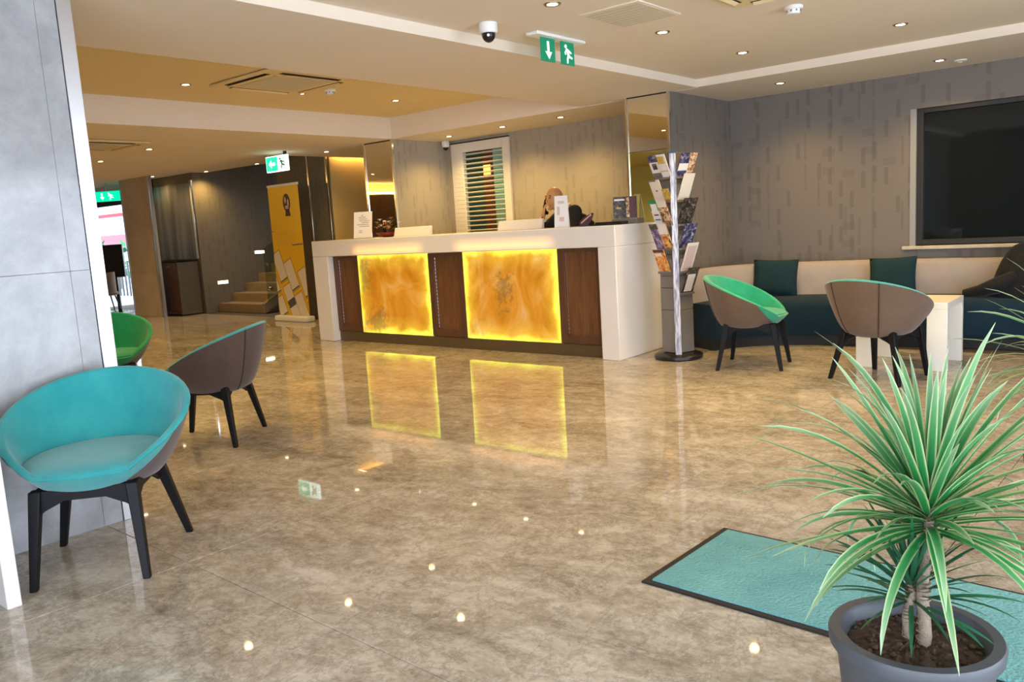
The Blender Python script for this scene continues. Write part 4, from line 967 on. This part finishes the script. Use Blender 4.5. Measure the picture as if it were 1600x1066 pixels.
for x, y, z, lab in (
    (-2.846, 3.925, ZN, 'recessed spotlight nearest the top edge, above the hanging green exit sign'),
    (-2.814, 5.116, ZN, 'recessed spotlight just beyond the square ceiling vent'),
    (-2.781, 6.313, ZN, 'recessed spotlight before the corner of the foreground ceiling recess'),
    (-1.649, 6.377, ZN, 'recessed spotlight in the foreground ceiling recess farthest right'),
    (-3.031, 7.70, ZS, 'recessed spotlight in the ceiling strip above the sofa corner'),
    (-1.721, 7.85, ZS, 'recessed spotlight in the ceiling strip above the dark window'),
    (-7.307, 7.72, ZS, 'recessed spotlight in front of the white shutter'),
    (-6.358, 7.64, ZS, 'recessed spotlight between shutter and receptionist'),
    (-5.495, 7.62, ZS, 'recessed spotlight above the receptionist'),
    (-6.974, 4.024, ZT, 'recessed spotlight in the yellow ceiling left of the air conditioner'),
    (-6.872, 5.183, ZT, 'recessed spotlight in the yellow ceiling touching the air conditioner'),
    (-6.753, 6.334, ZT, 'recessed spotlight in the yellow ceiling above the counter'),
    (-9.632, 4.995, ZS, 'recessed spotlight beside the far left air conditioner'),
    (-11.124, 5.088, ZS, 'recessed spotlight next to the left wall trim, beyond the far air conditioner'),
    (-9.292, 7.346, ZS, 'recessed spotlight in front of the gold passage wall'),
    (-12.13, 8.12, ZC, 'recessed spotlight above the yellow banner'),
    (-13.6, 8.05, ZC, 'recessed spotlight in front of the staircase'),
    (-14.7, 7.62, ZC, 'recessed spotlight above the mahogany cabinet'),
    ): downlight(x, y, z, lab)
# unseen spotlights: continued rows, plus fill ones added for corridor and pale wall
for x, y, z, lab in ((-1.65, 5.1, ZN, 'recessed spotlight just above the top edge right of centre'), (-1.65, 3.9, ZN, 'recessed spotlight overhead, outside the photo'),
                     (-6.97, 2.85, ZT, 'recessed spotlight hidden by the left wall'), (-5.6, 3.0, ZT, 'recessed spotlight of the yellow recess hidden behind the ceiling band'), (-5.6, 5.6, ZT, 'second recessed spotlight hidden behind the ceiling band'), (-6.97, 1.6, ZT, 'spotlight of the yellow recess hidden behind the grey marble wall'), (-6.97, 0.2, ZT, 'second added fill spotlight in the yellow recess hidden behind the grey marble wall'), (-12.6, 5.15, ZS, 'corridor spotlight hidden by the grey marble wall'), (-14.3, 5.3, ZS, 'second added corridor fill spotlight hidden by the grey marble wall'), (-12.6, 3.4, ZS, 'third added corridor fill spotlight hidden by the grey marble wall'), (-9.0, -1.6, ZS, 'spotlight before the pale wall on the viewer side, outside the photo'), (-11.0, -1.6, ZS, 'second added fill spotlight before the pale wall on the viewer side, outside the photo'), (-5.6, 1.4, ZT, 'third recessed spotlight hidden behind the ceiling band')):
    downlight(x, y, z, lab)

def cassette(label, x, y, z, s, louvre=True):
    t = thing('air_conditioner', label, 'air conditioner', (x, y, z-0.003)); h_ = s/2
    G().box(-h_, h_, -h_, h_, -0.022, 0.0).build('fascia', 'warm_cast_paint', t, bevel=0.01)
    gi = h_*0.62
    gr = G().box(-gi, gi, -gi, gi, -0.027, -0.02).build('grille', 'grille_tan', t)
    for k in range(8):
        G().box(-gi*0.95, gi*0.95, -gi+gi*2*(k+0.5)/8-0.004, -gi+gi*2*(k+0.5)/8+0.004, -0.0285, -0.026).build('slat', 'grille_tan', gr)
    for k in range(4):
        c_, s_ = [(1,0),(0,1),(-1,0),(0,-1)][k]
        a = h_*0.83; L = h_*0.66; w_ = 0.028
        if c_: G().box(c_*a-w_, c_*a+w_, -L, L, -0.0245, -0.021).build('air_slot', 'dark_slot', t)
        else: G().box(-L, L, s_*a-w_, s_*a+w_, -0.0245, -0.021).build('air_slot', 'dark_slot', t)
        if c_: G().obox((c_*(a-0.004), 0, -0.03), (0.012, 0, -0.006*c_), (0, L*0.96, 0), (0, 0, 0.0015)).build('flap', 'warm_cast_paint', t)
        else: G().obox((0, s_*(a-0.004), -0.03), (L*0.96, 0, 0), (0, 0.012, -0.006*s_), (0, 0, 0.0015)).build('flap', 'warm_cast_paint', t)
cassette('ceiling cassette air conditioner in the warm yellow recess', -6.40, 4.66, ZT, 0.94)
cassette('ceiling cassette air conditioner at far left behind the wall trim', -9.35, 4.2, ZS, 0.9)
cassette('ceiling cassette air conditioner cut off by the top edge', -1.80, 4.48, ZN, 0.74)
t = thing('ceiling_vent', 'square flush ceiling vent beyond the green exit sign', 'vent', (-2.69, 4.50, ZN))
G().box(-0.21, 0.21, -0.25, 0.25, -0.008, 0).build('frame', 'ceiling_paint', t, bevel=0.004)
gr = G().box(-0.19, 0.19, -0.23, 0.23, -0.010, -0.006).build('grille', 'grille_tan', t)
for k in range(9): G().box(-0.185, 0.185, -0.21+k*0.05, -0.20+k*0.05, -0.0112, -0.009).build('slat', 'grille_tan', gr)
for lab, x, y, z in (('white smoke detector near the top edge right of the vent', -1.956, 5.199, ZN), ('smoke detector beside the air conditioner in the yellow recess', -6.566, 5.30, ZT)):
    t = thing('smoke_detector', lab, 'detector', (x, y, z))
    G().lathe([(0.055,0.0),(0.056,-0.012),(0.05,-0.02)], 20).build('base', 'white_plastic', t, smooth=40)
    G().lathe([(0.040,-0.020),(0.042,-0.030),(0.036,-0.045),(0.01,-0.048)], 20).build('head', 'white_plastic', t, smooth=40)
    for k in range(8): G().box(0.0385*cos(k*pi/4)-0.005, 0.0385*cos(k*pi/4)+0.005, 0.0385*sin(k*pi/4)-0.005, 0.0385*sin(k*pi/4)+0.005, -0.034, -0.024).build('slot', 'ink_grey', t)
t = thing('motion_sensor', 'small flat ceiling sensor beside the spotlight above the window', 'sensor', (-1.60, 8.02, ZS))
G().lathe([(0.05,0),(0.05,-0.008),(0.03,-0.014)], 18).build('disc', 'white_plastic', t, smooth=40)
G().sphere((0,0,-0.014), (0.02,0.02,0.01), 12, 6).build('lens', 'paper', t, smooth=60)
t = thing('security_camera', 'white and black dome camera on the foreground ceiling', 'camera', (-3.36, 3.96, ZN))
G().lathe([(0.055,0),(0.058,-0.005),(0.058,-0.05),(0.050,-0.06)], 24).build('housing', 'white_plastic', t, smooth=40)
dm = G().sphere((0,0,-0.065), (0.042,0.042,0.048), 18, 10).build('dome', 'black_plastic', t, smooth=60)
G().cyl((0.02,-0.025,-0.075), (0.028,-0.036,-0.078), 0.007, seg=12).build('lens', 'brushed_steel', dm)

# exit signs --------------------------------------------------------
ARROW_D = [(-0.09,0.9),(0.07,0.9),(0.09,0.42),(0.27,0.44),(0.05,0.10),(-0.24,0.44),(-0.07,0.42)]
def runner(): # head, torso, arms, legs as flat polygons in a unit square
    return [ell(-0.17, 0.84, 0.09, 0.085, 12), [(-.16,.76),(-.02,.74),(.14,.44),(-.02,.38)], [(-.04,.74),(.16,.66),(.30,.58),(.28,.52),(.10,.58),(-.06,.66)],
            [(-.14,.72),(-.26,.56),(-.22,.44),(-.16,.47),(-.18,.56),(-.08,.66)], [(.0,.46),(.12,.44),(.36,.36),(.34,.28),(.06,.34)], [(-.02,.42),(.09,.40),(.02,.26),(.0,.06),(-.10,.06),(-.10,.28)]]
t = thing('exit_sign', 'hanging green exit sign with down arrow and running figure', 'sign', (-3.33, 4.62, ZN))
G().box(-0.05, 0.05, -0.27, 0.27, -0.022, 0).build('mount', 'white_plastic', t, bevel=0.006)
for (yc, kind) in ((-0.105, 'a'), (0.115, 'r')):
    pl = G().box(-0.004, 0.004, yc-0.075, yc+0.075, -0.17, -0.022).build('sign_plate', 'sign_green', t)
    S_, o_ = 0.14, (0.0045, yc, -0.168)
    polys = [ARROW_D] if kind == 'a' else runner()
    g = G()
    for poly in polys: g.plate([(x*0.14, y*0.14) for x, y in poly], o_, (0,1,0), (0,0,1), 0.0012)
    g.build('arrow' if kind == 'a' else 'running_figure', 'sign_white', pl)
t = thing('exit_sign', 'lit white and green exit sign hanging above the yellow banner', 'sign', (-9.56, 6.72, 2.27))
G().box(-0.235, 0.235, -0.02, 0.02, -0.105, 0.105).build('casing', 'sign_white_lit', t, bevel=0.006)
pg = G().box(-0.22, 0.03, -0.023, -0.019, -0.092, 0.092).build('sign_plate', 'sign_green_lit', t)
g = G().plate([(-.07,0),(-.01,.055),(-.01,.02),(.075,.02),(.075,-.02),(-.01,-.02),(-.01,-.055)], (-0.095,-0.0235,0), (1,0,0), (0,0,1), 0.0012); g.build('arrow', 'sign_white_lit', pg)
g = G()
for poly in runner(): g.plate([(x*0.19, y*0.17-0.085) for x, y in poly], (0.125,-0.0215,0), (1,0,0), (0,0,1), 0.0012)
g.box(0.17, 0.18, -0.023, -0.019, -0.08, 0.08)
g.build('running_figure', 'print_green', t)
G().box(0.165, 0.205, -0.015, 0.015, 0.105, 0.15).build('bracket', 'black_plastic', t)
G().box(-0.205, -0.195, -0.005, 0.005, 0.105, 0.15).build('bracket', 'brushed_steel', t)
t = thing('exit_sign', 'lit green exit sign above the bright shopfront on the far left', 'sign', (-16.2, 7.45, 2.27), radians(35))
G().box(-0.26, 0.26, -0.02, 0.02, -0.09, 0.10).build('casing', 'sign_green_lit', t, bevel=0.006)
g = G()
for poly in runner(): g.plate([(x*0.17+.08, y*0.16-0.075) for x, y in poly], (0,-0.022,0), (1,0,0), (0,0,1), 0.0012)
g.plate([(x*0.17-.09, y*0.16-0.075) for x, y in ARROW_D], (0,-0.022,0), (1,0,0), (0,0,1), 0.0012)
g.build('symbols', 'sign_white_lit', t)
G().box(-0.01, 0.01, -0.01, 0.01, 0.10, ZC-2.27).build('hanger', 'brushed_steel', t)

# furniture of the terrace seen through the shopfront
t = thing('terrace_chair', 'brown backed chair with thin black legs by the bright shopfront', 'chair', (-15.86, 7.02, 0), radians(-40))
G().grid(lambda u, v: (0.26*cos(pi*(0.15+0.7*u))*-1, 0.26*sin(pi*(0.15+0.7*u))-0.05, 0.42+0.42*v), 12, 4).build('backrest', 'tan_fabric', t, smooth=60)
G().lathe([(0.20,0.40),(0.24,0.42),(0.24,0.45),(0.2,0.47)], 20).build('seat', 'tan_fabric', t, smooth=40)
for sx in (-1, 1):
    for sy in (-1, 1): G().cyl((sx*0.13, sy*0.13, 0.42), (sx*0.22, sy*0.22, 0), 0.014, 0.009).build('leg', 'black_wood', t)
t = thing('display_stand', 'tall black stand against the bright shopfront', 'stand', (-16.10, 7.38, 0), radians(35))
G().box(-0.20, 0.20, -0.03, 0.03, 0.72, 1.35).build('panel', 'black_plastic', t, bevel=0.01)
G().box(-0.03, 0.03, -0.02, 0.02, 0.03, 0.72).build('post', 'black_plastic', t)
G().box(-0.2, 0.2, -0.15, 0.15, 0, 0.03).build('base', 'black_plastic', t)

# ================================================================== MAT AND PLANTS
t = thing('door_mat', 'long teal entrance mat with a black rubber edge', 'mat', (-1.455, 2.36, 0), radians(-2.5))
G().box(0.03, 3.6, 0.025, 0.585, 0.002, 0.014).build('pile', 'mat_pile', t, bevel=0.004)
G().box(0, 3.62, 0, 0.61, 0.0, 0.007).build('rubber_edge', 'black_rubber', t, bevel=0.003)

def leaf_mesh(p0, az, el, L, w_, droop, m, twist=0.0):
    """an arching strap leaf, three verts across, keeled"""
    n_ = 9; vs = []; fs = []; uvs = []
    p_ = Vector(p0); e_ = el
    for i in range(n_+1):
        t_ = i/n_
        d_ = Vector((cos(az)*cos(e_), sin(az)*cos(e_), sin(e_)))
        side = Vector((-sin(az), cos(az), 0)); nn = side.cross(d_)*-1
        side = (Matrix.Rotation(twist*t_, 3, d_) @ side)
        ww = w_*0.5*min(1.0, 0.55+3*t_)*(max(0.0, 1-t_**2.6)**0.8) + 0.0004
        vs += [p_-side*ww+nn*ww*0.35, p_.copy(), p_+side*ww+nn*ww*0.35]; uvs += [(0, t_), (0.5, t_), (1, t_)]
        p_ = p_ + d_*(L/n_); e_ -= droop*(0.25+1.3*t_)/n_
    for i in range(n_):
        for k in (0, 1): fs.append((i*3+k, i*3+k+1, i*3+k+4, i*3+k+3))
    me = bpy.data.meshes.new('leaf'); me.from_pydata([tuple(v) for v in vs], [], fs)
    uvl = me.uv_layers.new(name='uv')
    for lp in me.loops: uvl.data[lp.index].uv = uvs[lp.vertex_index]
    me.materials.append(MATS[m]); me.polygons.foreach_set('use_smooth', [True]*len(me.polygons))
    return me
def pot_plant(label, x, y, heads, seed, potlabel=None):
    rnd = random.Random(seed)
    t = thing('potted_plant', label, 'plant', (x, y, 0), rnd.uniform(0, 6))
    t.rotation_euler = (0, 0, 0)
    G().lathe([(0.115,0.0),(0.125,0.005),(0.140,0.16),(0.158,0.325),(0.172,0.33),(0.174,0.352),(0.170,0.36),(0.148,0.36),(0.140,0.352),(0.132,0.31),(0.120,0.2)], 48).build('pot', 'pot_plastic', t, smooth=35)
    def so(u, v):
        a = 2*pi*u; r_ = 0.139*v
        hgt = 0.322+0.012*cos(r_*9)+0.010*sin(9*a+r_*60)*v*(1-v)*2+0.006*sin(23*a)*sin(r_*120)
        return (r_*cos(a), r_*sin(a), hgt)
    g = G().grid(so, 48, 14, True)
    for k in range(140):
        a, r_ = rnd.uniform(0, 6.3), 0.13*rnd.random()**0.5
        g.sphere((r_*cos(a), r_*sin(a), 0.330+rnd.uniform(-0.004, 0.006)), (rnd.uniform(.003,.009), rnd.uniform(.003,.009), rnd.uniform(.003,.007)), 6, 4)
    so_ = g.build('soil', 'soil', t, smooth=80)
    for hd in heads:
        (bx, by), (cx, cy, cz), cnt, L0, L1, w_, m, sr, elr = hd
        pts = [Vector((bx, by, 0.315)).lerp(Vector((cx, cy, cz)), k/8) + Vector((0.006*sin(k*1.3), 0.006*cos(k*1.7), 0)) for k in range(9)]
        g = G().tube(pts, [sr*(1.25-0.3*k/8) for k in range(9)], 10)
        for k in range(18):
            q = Vector((bx, by, 0.33)).lerp(Vector((cx, cy, cz)), k/18); g.tube([q, q+Vector((0,0,0.003))], sr*1.22, 10)
        g.build('stem', 'stem_bark', t, smooth=40)
        for k in range(cnt):
            f_ = k/cnt
            el = elr[0] + (elr[1]-elr[0])*f_ + rnd.uniform(-0.13, 0.13)
            az = k*2.39996 + rnd.uniform(-0.2, 0.2)
            L = rnd.uniform(L0, L1)*(1.0 if f_ < 0.9 else 0.8)
            zz = cz - 0.06 + 0.085*f_
            o = bpy.data.objects.new('leaf', leaf_mesh((cx+0.012*cos(az), cy+0.012*sin(az), zz), az, el, L, w_*rnd.uniform(0.8, 1.1), rnd.uniform(0.3, 2.0)*(1.25-0.85*f_)*(1.0 if L1 > 0.25 else 0.45), m, rnd.uniform(-0.6, 0.6)))
            COL.objects.link(o); o.parent = t
    return t
pot_plant('potted dracaena with striped leaves in a grey pot at lower right', -0.43, 1.80,
          [((0.015, 0.0), (0.02, 0.02, 0.64), 122, 0.28, 0.45, 0.0195, 'leaf_green', 0.011, (-0.12, 1.42)),
           ((-0.02, 0.012), (-0.012, 0.02, 0.47), 64, 0.14, 0.215, 0.0115, 'leaf_dark', 0.008, (0.0, 1.35))], 5)
pot_plant('potted dracaena mostly cut off by the right edge', -0.27, 3.35,
          [((0.0, 0.0), (0.0, 0.0, 0.70), 90, 0.30, 0.44, 0.022, 'leaf_green', 0.012, (-0.30, 1.40))], 11)

# ================================================================== RECEPTIONIST
def fuse(name, g, m, voxel):
    o = bpy.data.objects.new(name, g.mesh(name, m, 180)); COL.objects.link(o)
    r_ = o.modifiers.new('fuse', 'REMESH'); r_.mode = 'VOXEL'; r_.voxel_size = voxel; r_.use_smooth_shade = True
    sm = o.modifiers.new('smooth', 'SMOOTH'); sm.factor = 0.5; sm.iterations = 3
    dg = bpy.context.evaluated_depsgraph_get(); dg.update()
    me = bpy.data.meshes.new_from_object(o.evaluated_get(dg)); o.modifiers.clear(); o.data = me
    # keep the one connected figure
    bm = bmesh.new(); bm.from_mesh(me); bm.verts.ensure_lookup_table(); seen = set(); best = []
    for v in bm.verts:
        if v.index in seen: continue
        st_ = [v]; comp = []; seen.add(v.index)
        while st_:
            q = st_.pop(); comp.append(q)
            for e in q.link_edges:
                w_ = e.other_vert(q)
                if w_.index not in seen: seen.add(w_.index); st_.append(w_)
        if len(comp) > len(best): best = comp
    keep = set(v.index for v in best)
    bmesh.ops.delete(bm, geom=[v for v in bm.verts if v.index not in keep], context='VERTS')
    bm.to_mesh(me); bm.free()
    me.polygons.foreach_set('use_smooth', [True]*len(me.polygons))
    if not len(me.materials): me.materials.append(MATS[m])
    return o
pr = thing('person', 'bald receptionist in a dark suit holding a phone behind the counter', 'person', (-4.98, 7.22, 0))
# local frame: origin at the feet, world axes
Lc = Vector((-4.98, 7.22, 0))
def w2l(p_): return tuple(Vector(p_)-Lc)
hc = Vector(w2l((-5.175, 7.0, 1.515)))
fd = Vector((-0.30, -0.95, -0.08)).normalized(); sd = Vector((-fd.y, fd.x, 0)).normalized(); ud = sd.cross(fd)*-1
if ud.z < 0: ud = -ud
def hp(f_, s_, u_): return hc + fd*f_ + sd*s_ + ud*u_
def head(g):
    def sk(u, v):
        a = 2*pi*u; b_ = pi*(0.003+0.994*v)
        f_, s_, u_ = cos(a)*sin(b_), sin(a)*sin(b_), -cos(b_)
        wd = 0.074*(1.0 + 0.06*u_) * (1.0 if u_ > -0.2 else 1.0+0.28*(u_+0.2))
        dp = 0.094 if f_ > 0 else 0.100
        ff = f_*dp*(1.0 if u_ > -0.3 else (1.0 if f_ > 0 else 1.0+0.5*(u_+0.3)))
        return tuple(hp(ff, s_*wd, u_*0.118))
    g.grid(sk, 28, 20, True)
    g.tube([hp(0.084,0,0.03), hp(0.097,0,0.0), hp(0.108,0,-0.024), hp(0.088,0,-0.036)], [0.008, 0.011, 0.014, 0.010], 10)
    for s_ in (-1, 1):
        g.sphere(hp(-0.002, s_*0.077, -0.005), (0.014, 0.014, 0.03), 10, 8)
        g.sphere(hp(0.072, s_*0.034, 0.022), (0.018, 0.018, 0.010), 8, 6)
    g.sphere(hp(0.083, 0, -0.058), (0.026, 0.020, 0.009), 10, 6)
    g.sphere(hp(0.072, 0, -0.098), (0.026, 0.024, 0.018), 10, 6)
pel = w2l((-4.93, 7.26, 0.92)); ch = w2l((-4.96, 7.15, 1.25)); nb = w2l((-5.08, 7.07, 1.405)); nk = tuple(hp(-0.03, 0, -0.10))
rs = w2l((-5.18, 7.16, 1.365)); ls = w2l((-4.915, 6.98, 1.36))
re_, rw = w2l((-5.38, 7.04, 1.19)), w2l((-5.285, 6.93, 1.325)); rh = w2l((-5.268, 6.915, 1.37))
le_, lw_ = w2l((-4.86, 6.88, 1.08)), w2l((-5.02, 6.70, 0.86)); lh = w2l((-5.09, 6.66, 0.84))
hipr, hipl = w2l((-5.03, 7.28, 0.88)), w2l((-4.87, 7.17, 0.88))
kr, kl = w2l((-5.06, 7.24, 0.48)), w2l((-4.88, 7.10, 0.48))
ar, al_ = w2l((-5.08, 7.30, 0.08)), w2l((-4.88, 7.16, 0.08))
tr, tl_ = w2l((-5.17, 7.14, 0.035)), w2l((-4.97, 7.00, 0.035))
def hands(g):
    head(g)
    for (w_, h_, dirs, curl) in ((Vector(rw), Vector(rh), Vector((0.15, 0.15, 0.95)), Vector((0.55, 0.55, 0.15))), (Vector(lw_), Vector(lh), Vector((-0.85, -0.5, -0.1)), Vector((-0.2, -0.1, -0.9)))):
        d = dirs.normalized(); cu = curl.normalized(); ac = d.cross(cu).normalized()
        g.obox(h_+d*0.01, d*0.042, ac*0.038, cu*0.012)
        for k in range(4):
            b0 = h_+d*0.05+ac*(0.030-0.020*k); L = (0.065, 0.075, 0.07, 0.055)[k]
            g.tube([b0-d*0.02, b0+d*L*0.35+cu*0.006, b0+d*L*0.55+cu*L*0.35, b0+d*L*0.5+cu*L*0.65], [0.009, 0.0088, 0.008, 0.0065], 8)
        g.tube([h_-d*0.02+ac*0.035, h_+d*0.01+ac*0.058+cu*0.01, h_+d*0.035+ac*0.055+cu*0.03], [0.011, 0.010, 0.008], 8)
g = G(); hands(g)
def limb(pts, rad):
    g.tube([Vector(p_) for p_ in pts], rad, 14)
    for p_, r_ in list(zip(pts, rad))[:-1]: g.sphere(p_, r_*0.98, 12, 8)
limb([pel, ch, nb], [0.08, 0.075, 0.052]); limb([ch, nb, nk, tuple(hc)], [0.06, 0.058, 0.054, 0.055])
for sh_, el_, wr_, h_ in ((rs, re_, rw, rh), (ls, le_, lw_, lh)):
    limb([ch, sh_, el_, wr_, h_], [0.05, 0.045, 0.029, 0.024, 0.023])
for hi_, kn_, an_ in ((hipr, kr, ar), (hipl, kl, al_)): limb([pel, hi_, kn_, an_], [0.07, 0.075, 0.05, 0.036])
body = fuse('body', g, 'skin', 0.0055); body.parent = pr
ax = (Vector(ls)-Vector(rs)); ax.z = 0; ax.normalize(); ay = Vector((-ax.y, ax.x, 0))
g = G(); rings = [(Vector(pel)+Vector((0,0,-0.14)), 0.155, 0.115), (Vector(pel), 0.165, 0.12), (Vector(pel).lerp(Vector(ch), 0.45), 0.155, 0.115), (Vector(ch), 0.185, 0.13),
         (Vector(ch).lerp(Vector(nb), 0.55), 0.19, 0.115), (Vector(nb)+Vector((0.02,0.015,-0.045)), 0.14, 0.085), (Vector(nb)+Vector((0.012,0.01,-0.01)), 0.075, 0.07)]
vs = [tuple(c_+ax*(w_*cos(2*pi*k/24))+ay*(d_*sin(2*pi*k/24))) for c_, w_, d_ in rings for k in range(24)]
g.add(vs, [(i*24+k, i*24+(k+1) % 24, (i+1)*24+(k+1) % 24, (i+1)*24+k) for i in range(len(rings)-1) for k in range(24)] + [tuple(range(23, -1, -1)), tuple(range(len(vs)-24, len(vs)))])
for sh_, el_, wr_ in ((rs, re_, rw), (ls, le_, lw_)):
    g.sphere(sh_, 0.078, 14, 10)
    g.tube([Vector(sh_), Vector(sh_).lerp(Vector(el_), 0.5), Vector(el_), Vector(el_).lerp(Vector(wr_), 0.5), Vector(el_).lerp(Vector(wr_), 0.86)], [0.075, 0.062, 0.054, 0.046, 0.042], 14)
for hi_, kn_, an_ in ((hipr, kr, ar), (hipl, kl, al_)):
    g.tube([Vector(hi_)+Vector((0,0,0.03)), Vector(hi_).lerp(Vector(kn_), 0.5), Vector(kn_), Vector(an_)], [0.11, 0.095, 0.078, 0.065], 14)
suit = fuse('suit', g, 'suit_cloth', 0.010); suit.parent = pr
# lapels and tie
for s_ in (-1, 1):
    a_ = Vector(nb)+Vector((0.012,0.01,-0.02))
    G().tube([a_+ax*(0.06*s_)-ay*0.03, a_+ax*(0.05*s_)-ay*0.09+Vector((0,0,-0.06)), a_-ay*0.125+Vector((0,0,-0.20))], [0.012, 0.018, 0.008], 8).build('lapel', 'black_fabric', pr, smooth=60)
G().tube([Vector(nb)+Vector((0.02, 0.015, -0.015)), Vector(nb).lerp(Vector(nk), 0.45)], [0.070, 0.062], 16).build('collar', 'shirt', pr, smooth=40)
G().tube([Vector(re_).lerp(Vector(rw), 0.84), Vector(re_).lerp(Vector(rw), 0.95)], [0.040, 0.038], 12).build('cuff', 'shirt', pr, smooth=40)
for s_ in (-1, 1):
    G().sphere(hp(0.086, s_*0.033, 0.014), (0.009, 0.009, 0.007), 8, 6).build('eye', 'eye_dark', pr)
    a = [hp(0.0885-0.004*abs(k-2), s_*(0.016+0.009*k), 0.032+0.003*(2-abs(k-2))) for k in range(5)]
    G().tube(a, 0.004, 6).build('eyebrow', 'eye_dark', pr)
for (a, b_) in (((ar), (tr)), ((al_), (tl_))):
    G().tube([Vector(a)+Vector((0.03, 0.06, -0.045)), Vector(a)+Vector((0,0,-0.035)), Vector(b_)], [0.035, 0.045, 0.034], 12).build('shoe', 'black_plastic', pr, smooth=60)
t = thing('phone_handset', 'black telephone handset held to the ear of the receptionist', 'telephone', (-5.25, 6.955, 1.455))
G().tube([(0.03,-0.035,-0.085),(0.005,-0.030,-0.080),(-0.022,-0.012,-0.02),(-0.026,0.02,0.045),(-0.012,0.062,0.075),(0.008,0.070,0.075)], [0.019,0.018,0.014,0.014,0.017,0.021], 10).build('handle', 'black_plastic', t, smooth=60)
G().tube([(0.01,-0.03,-0.09),(-0.03,-0.05,-0.13),(-0.10,-0.07,-0.20),(-0.16,-0.02,-0.36),(-0.1,0.0,-0.67)], 0.006, 6).build('cord', 'black_plastic', t, smooth=60)
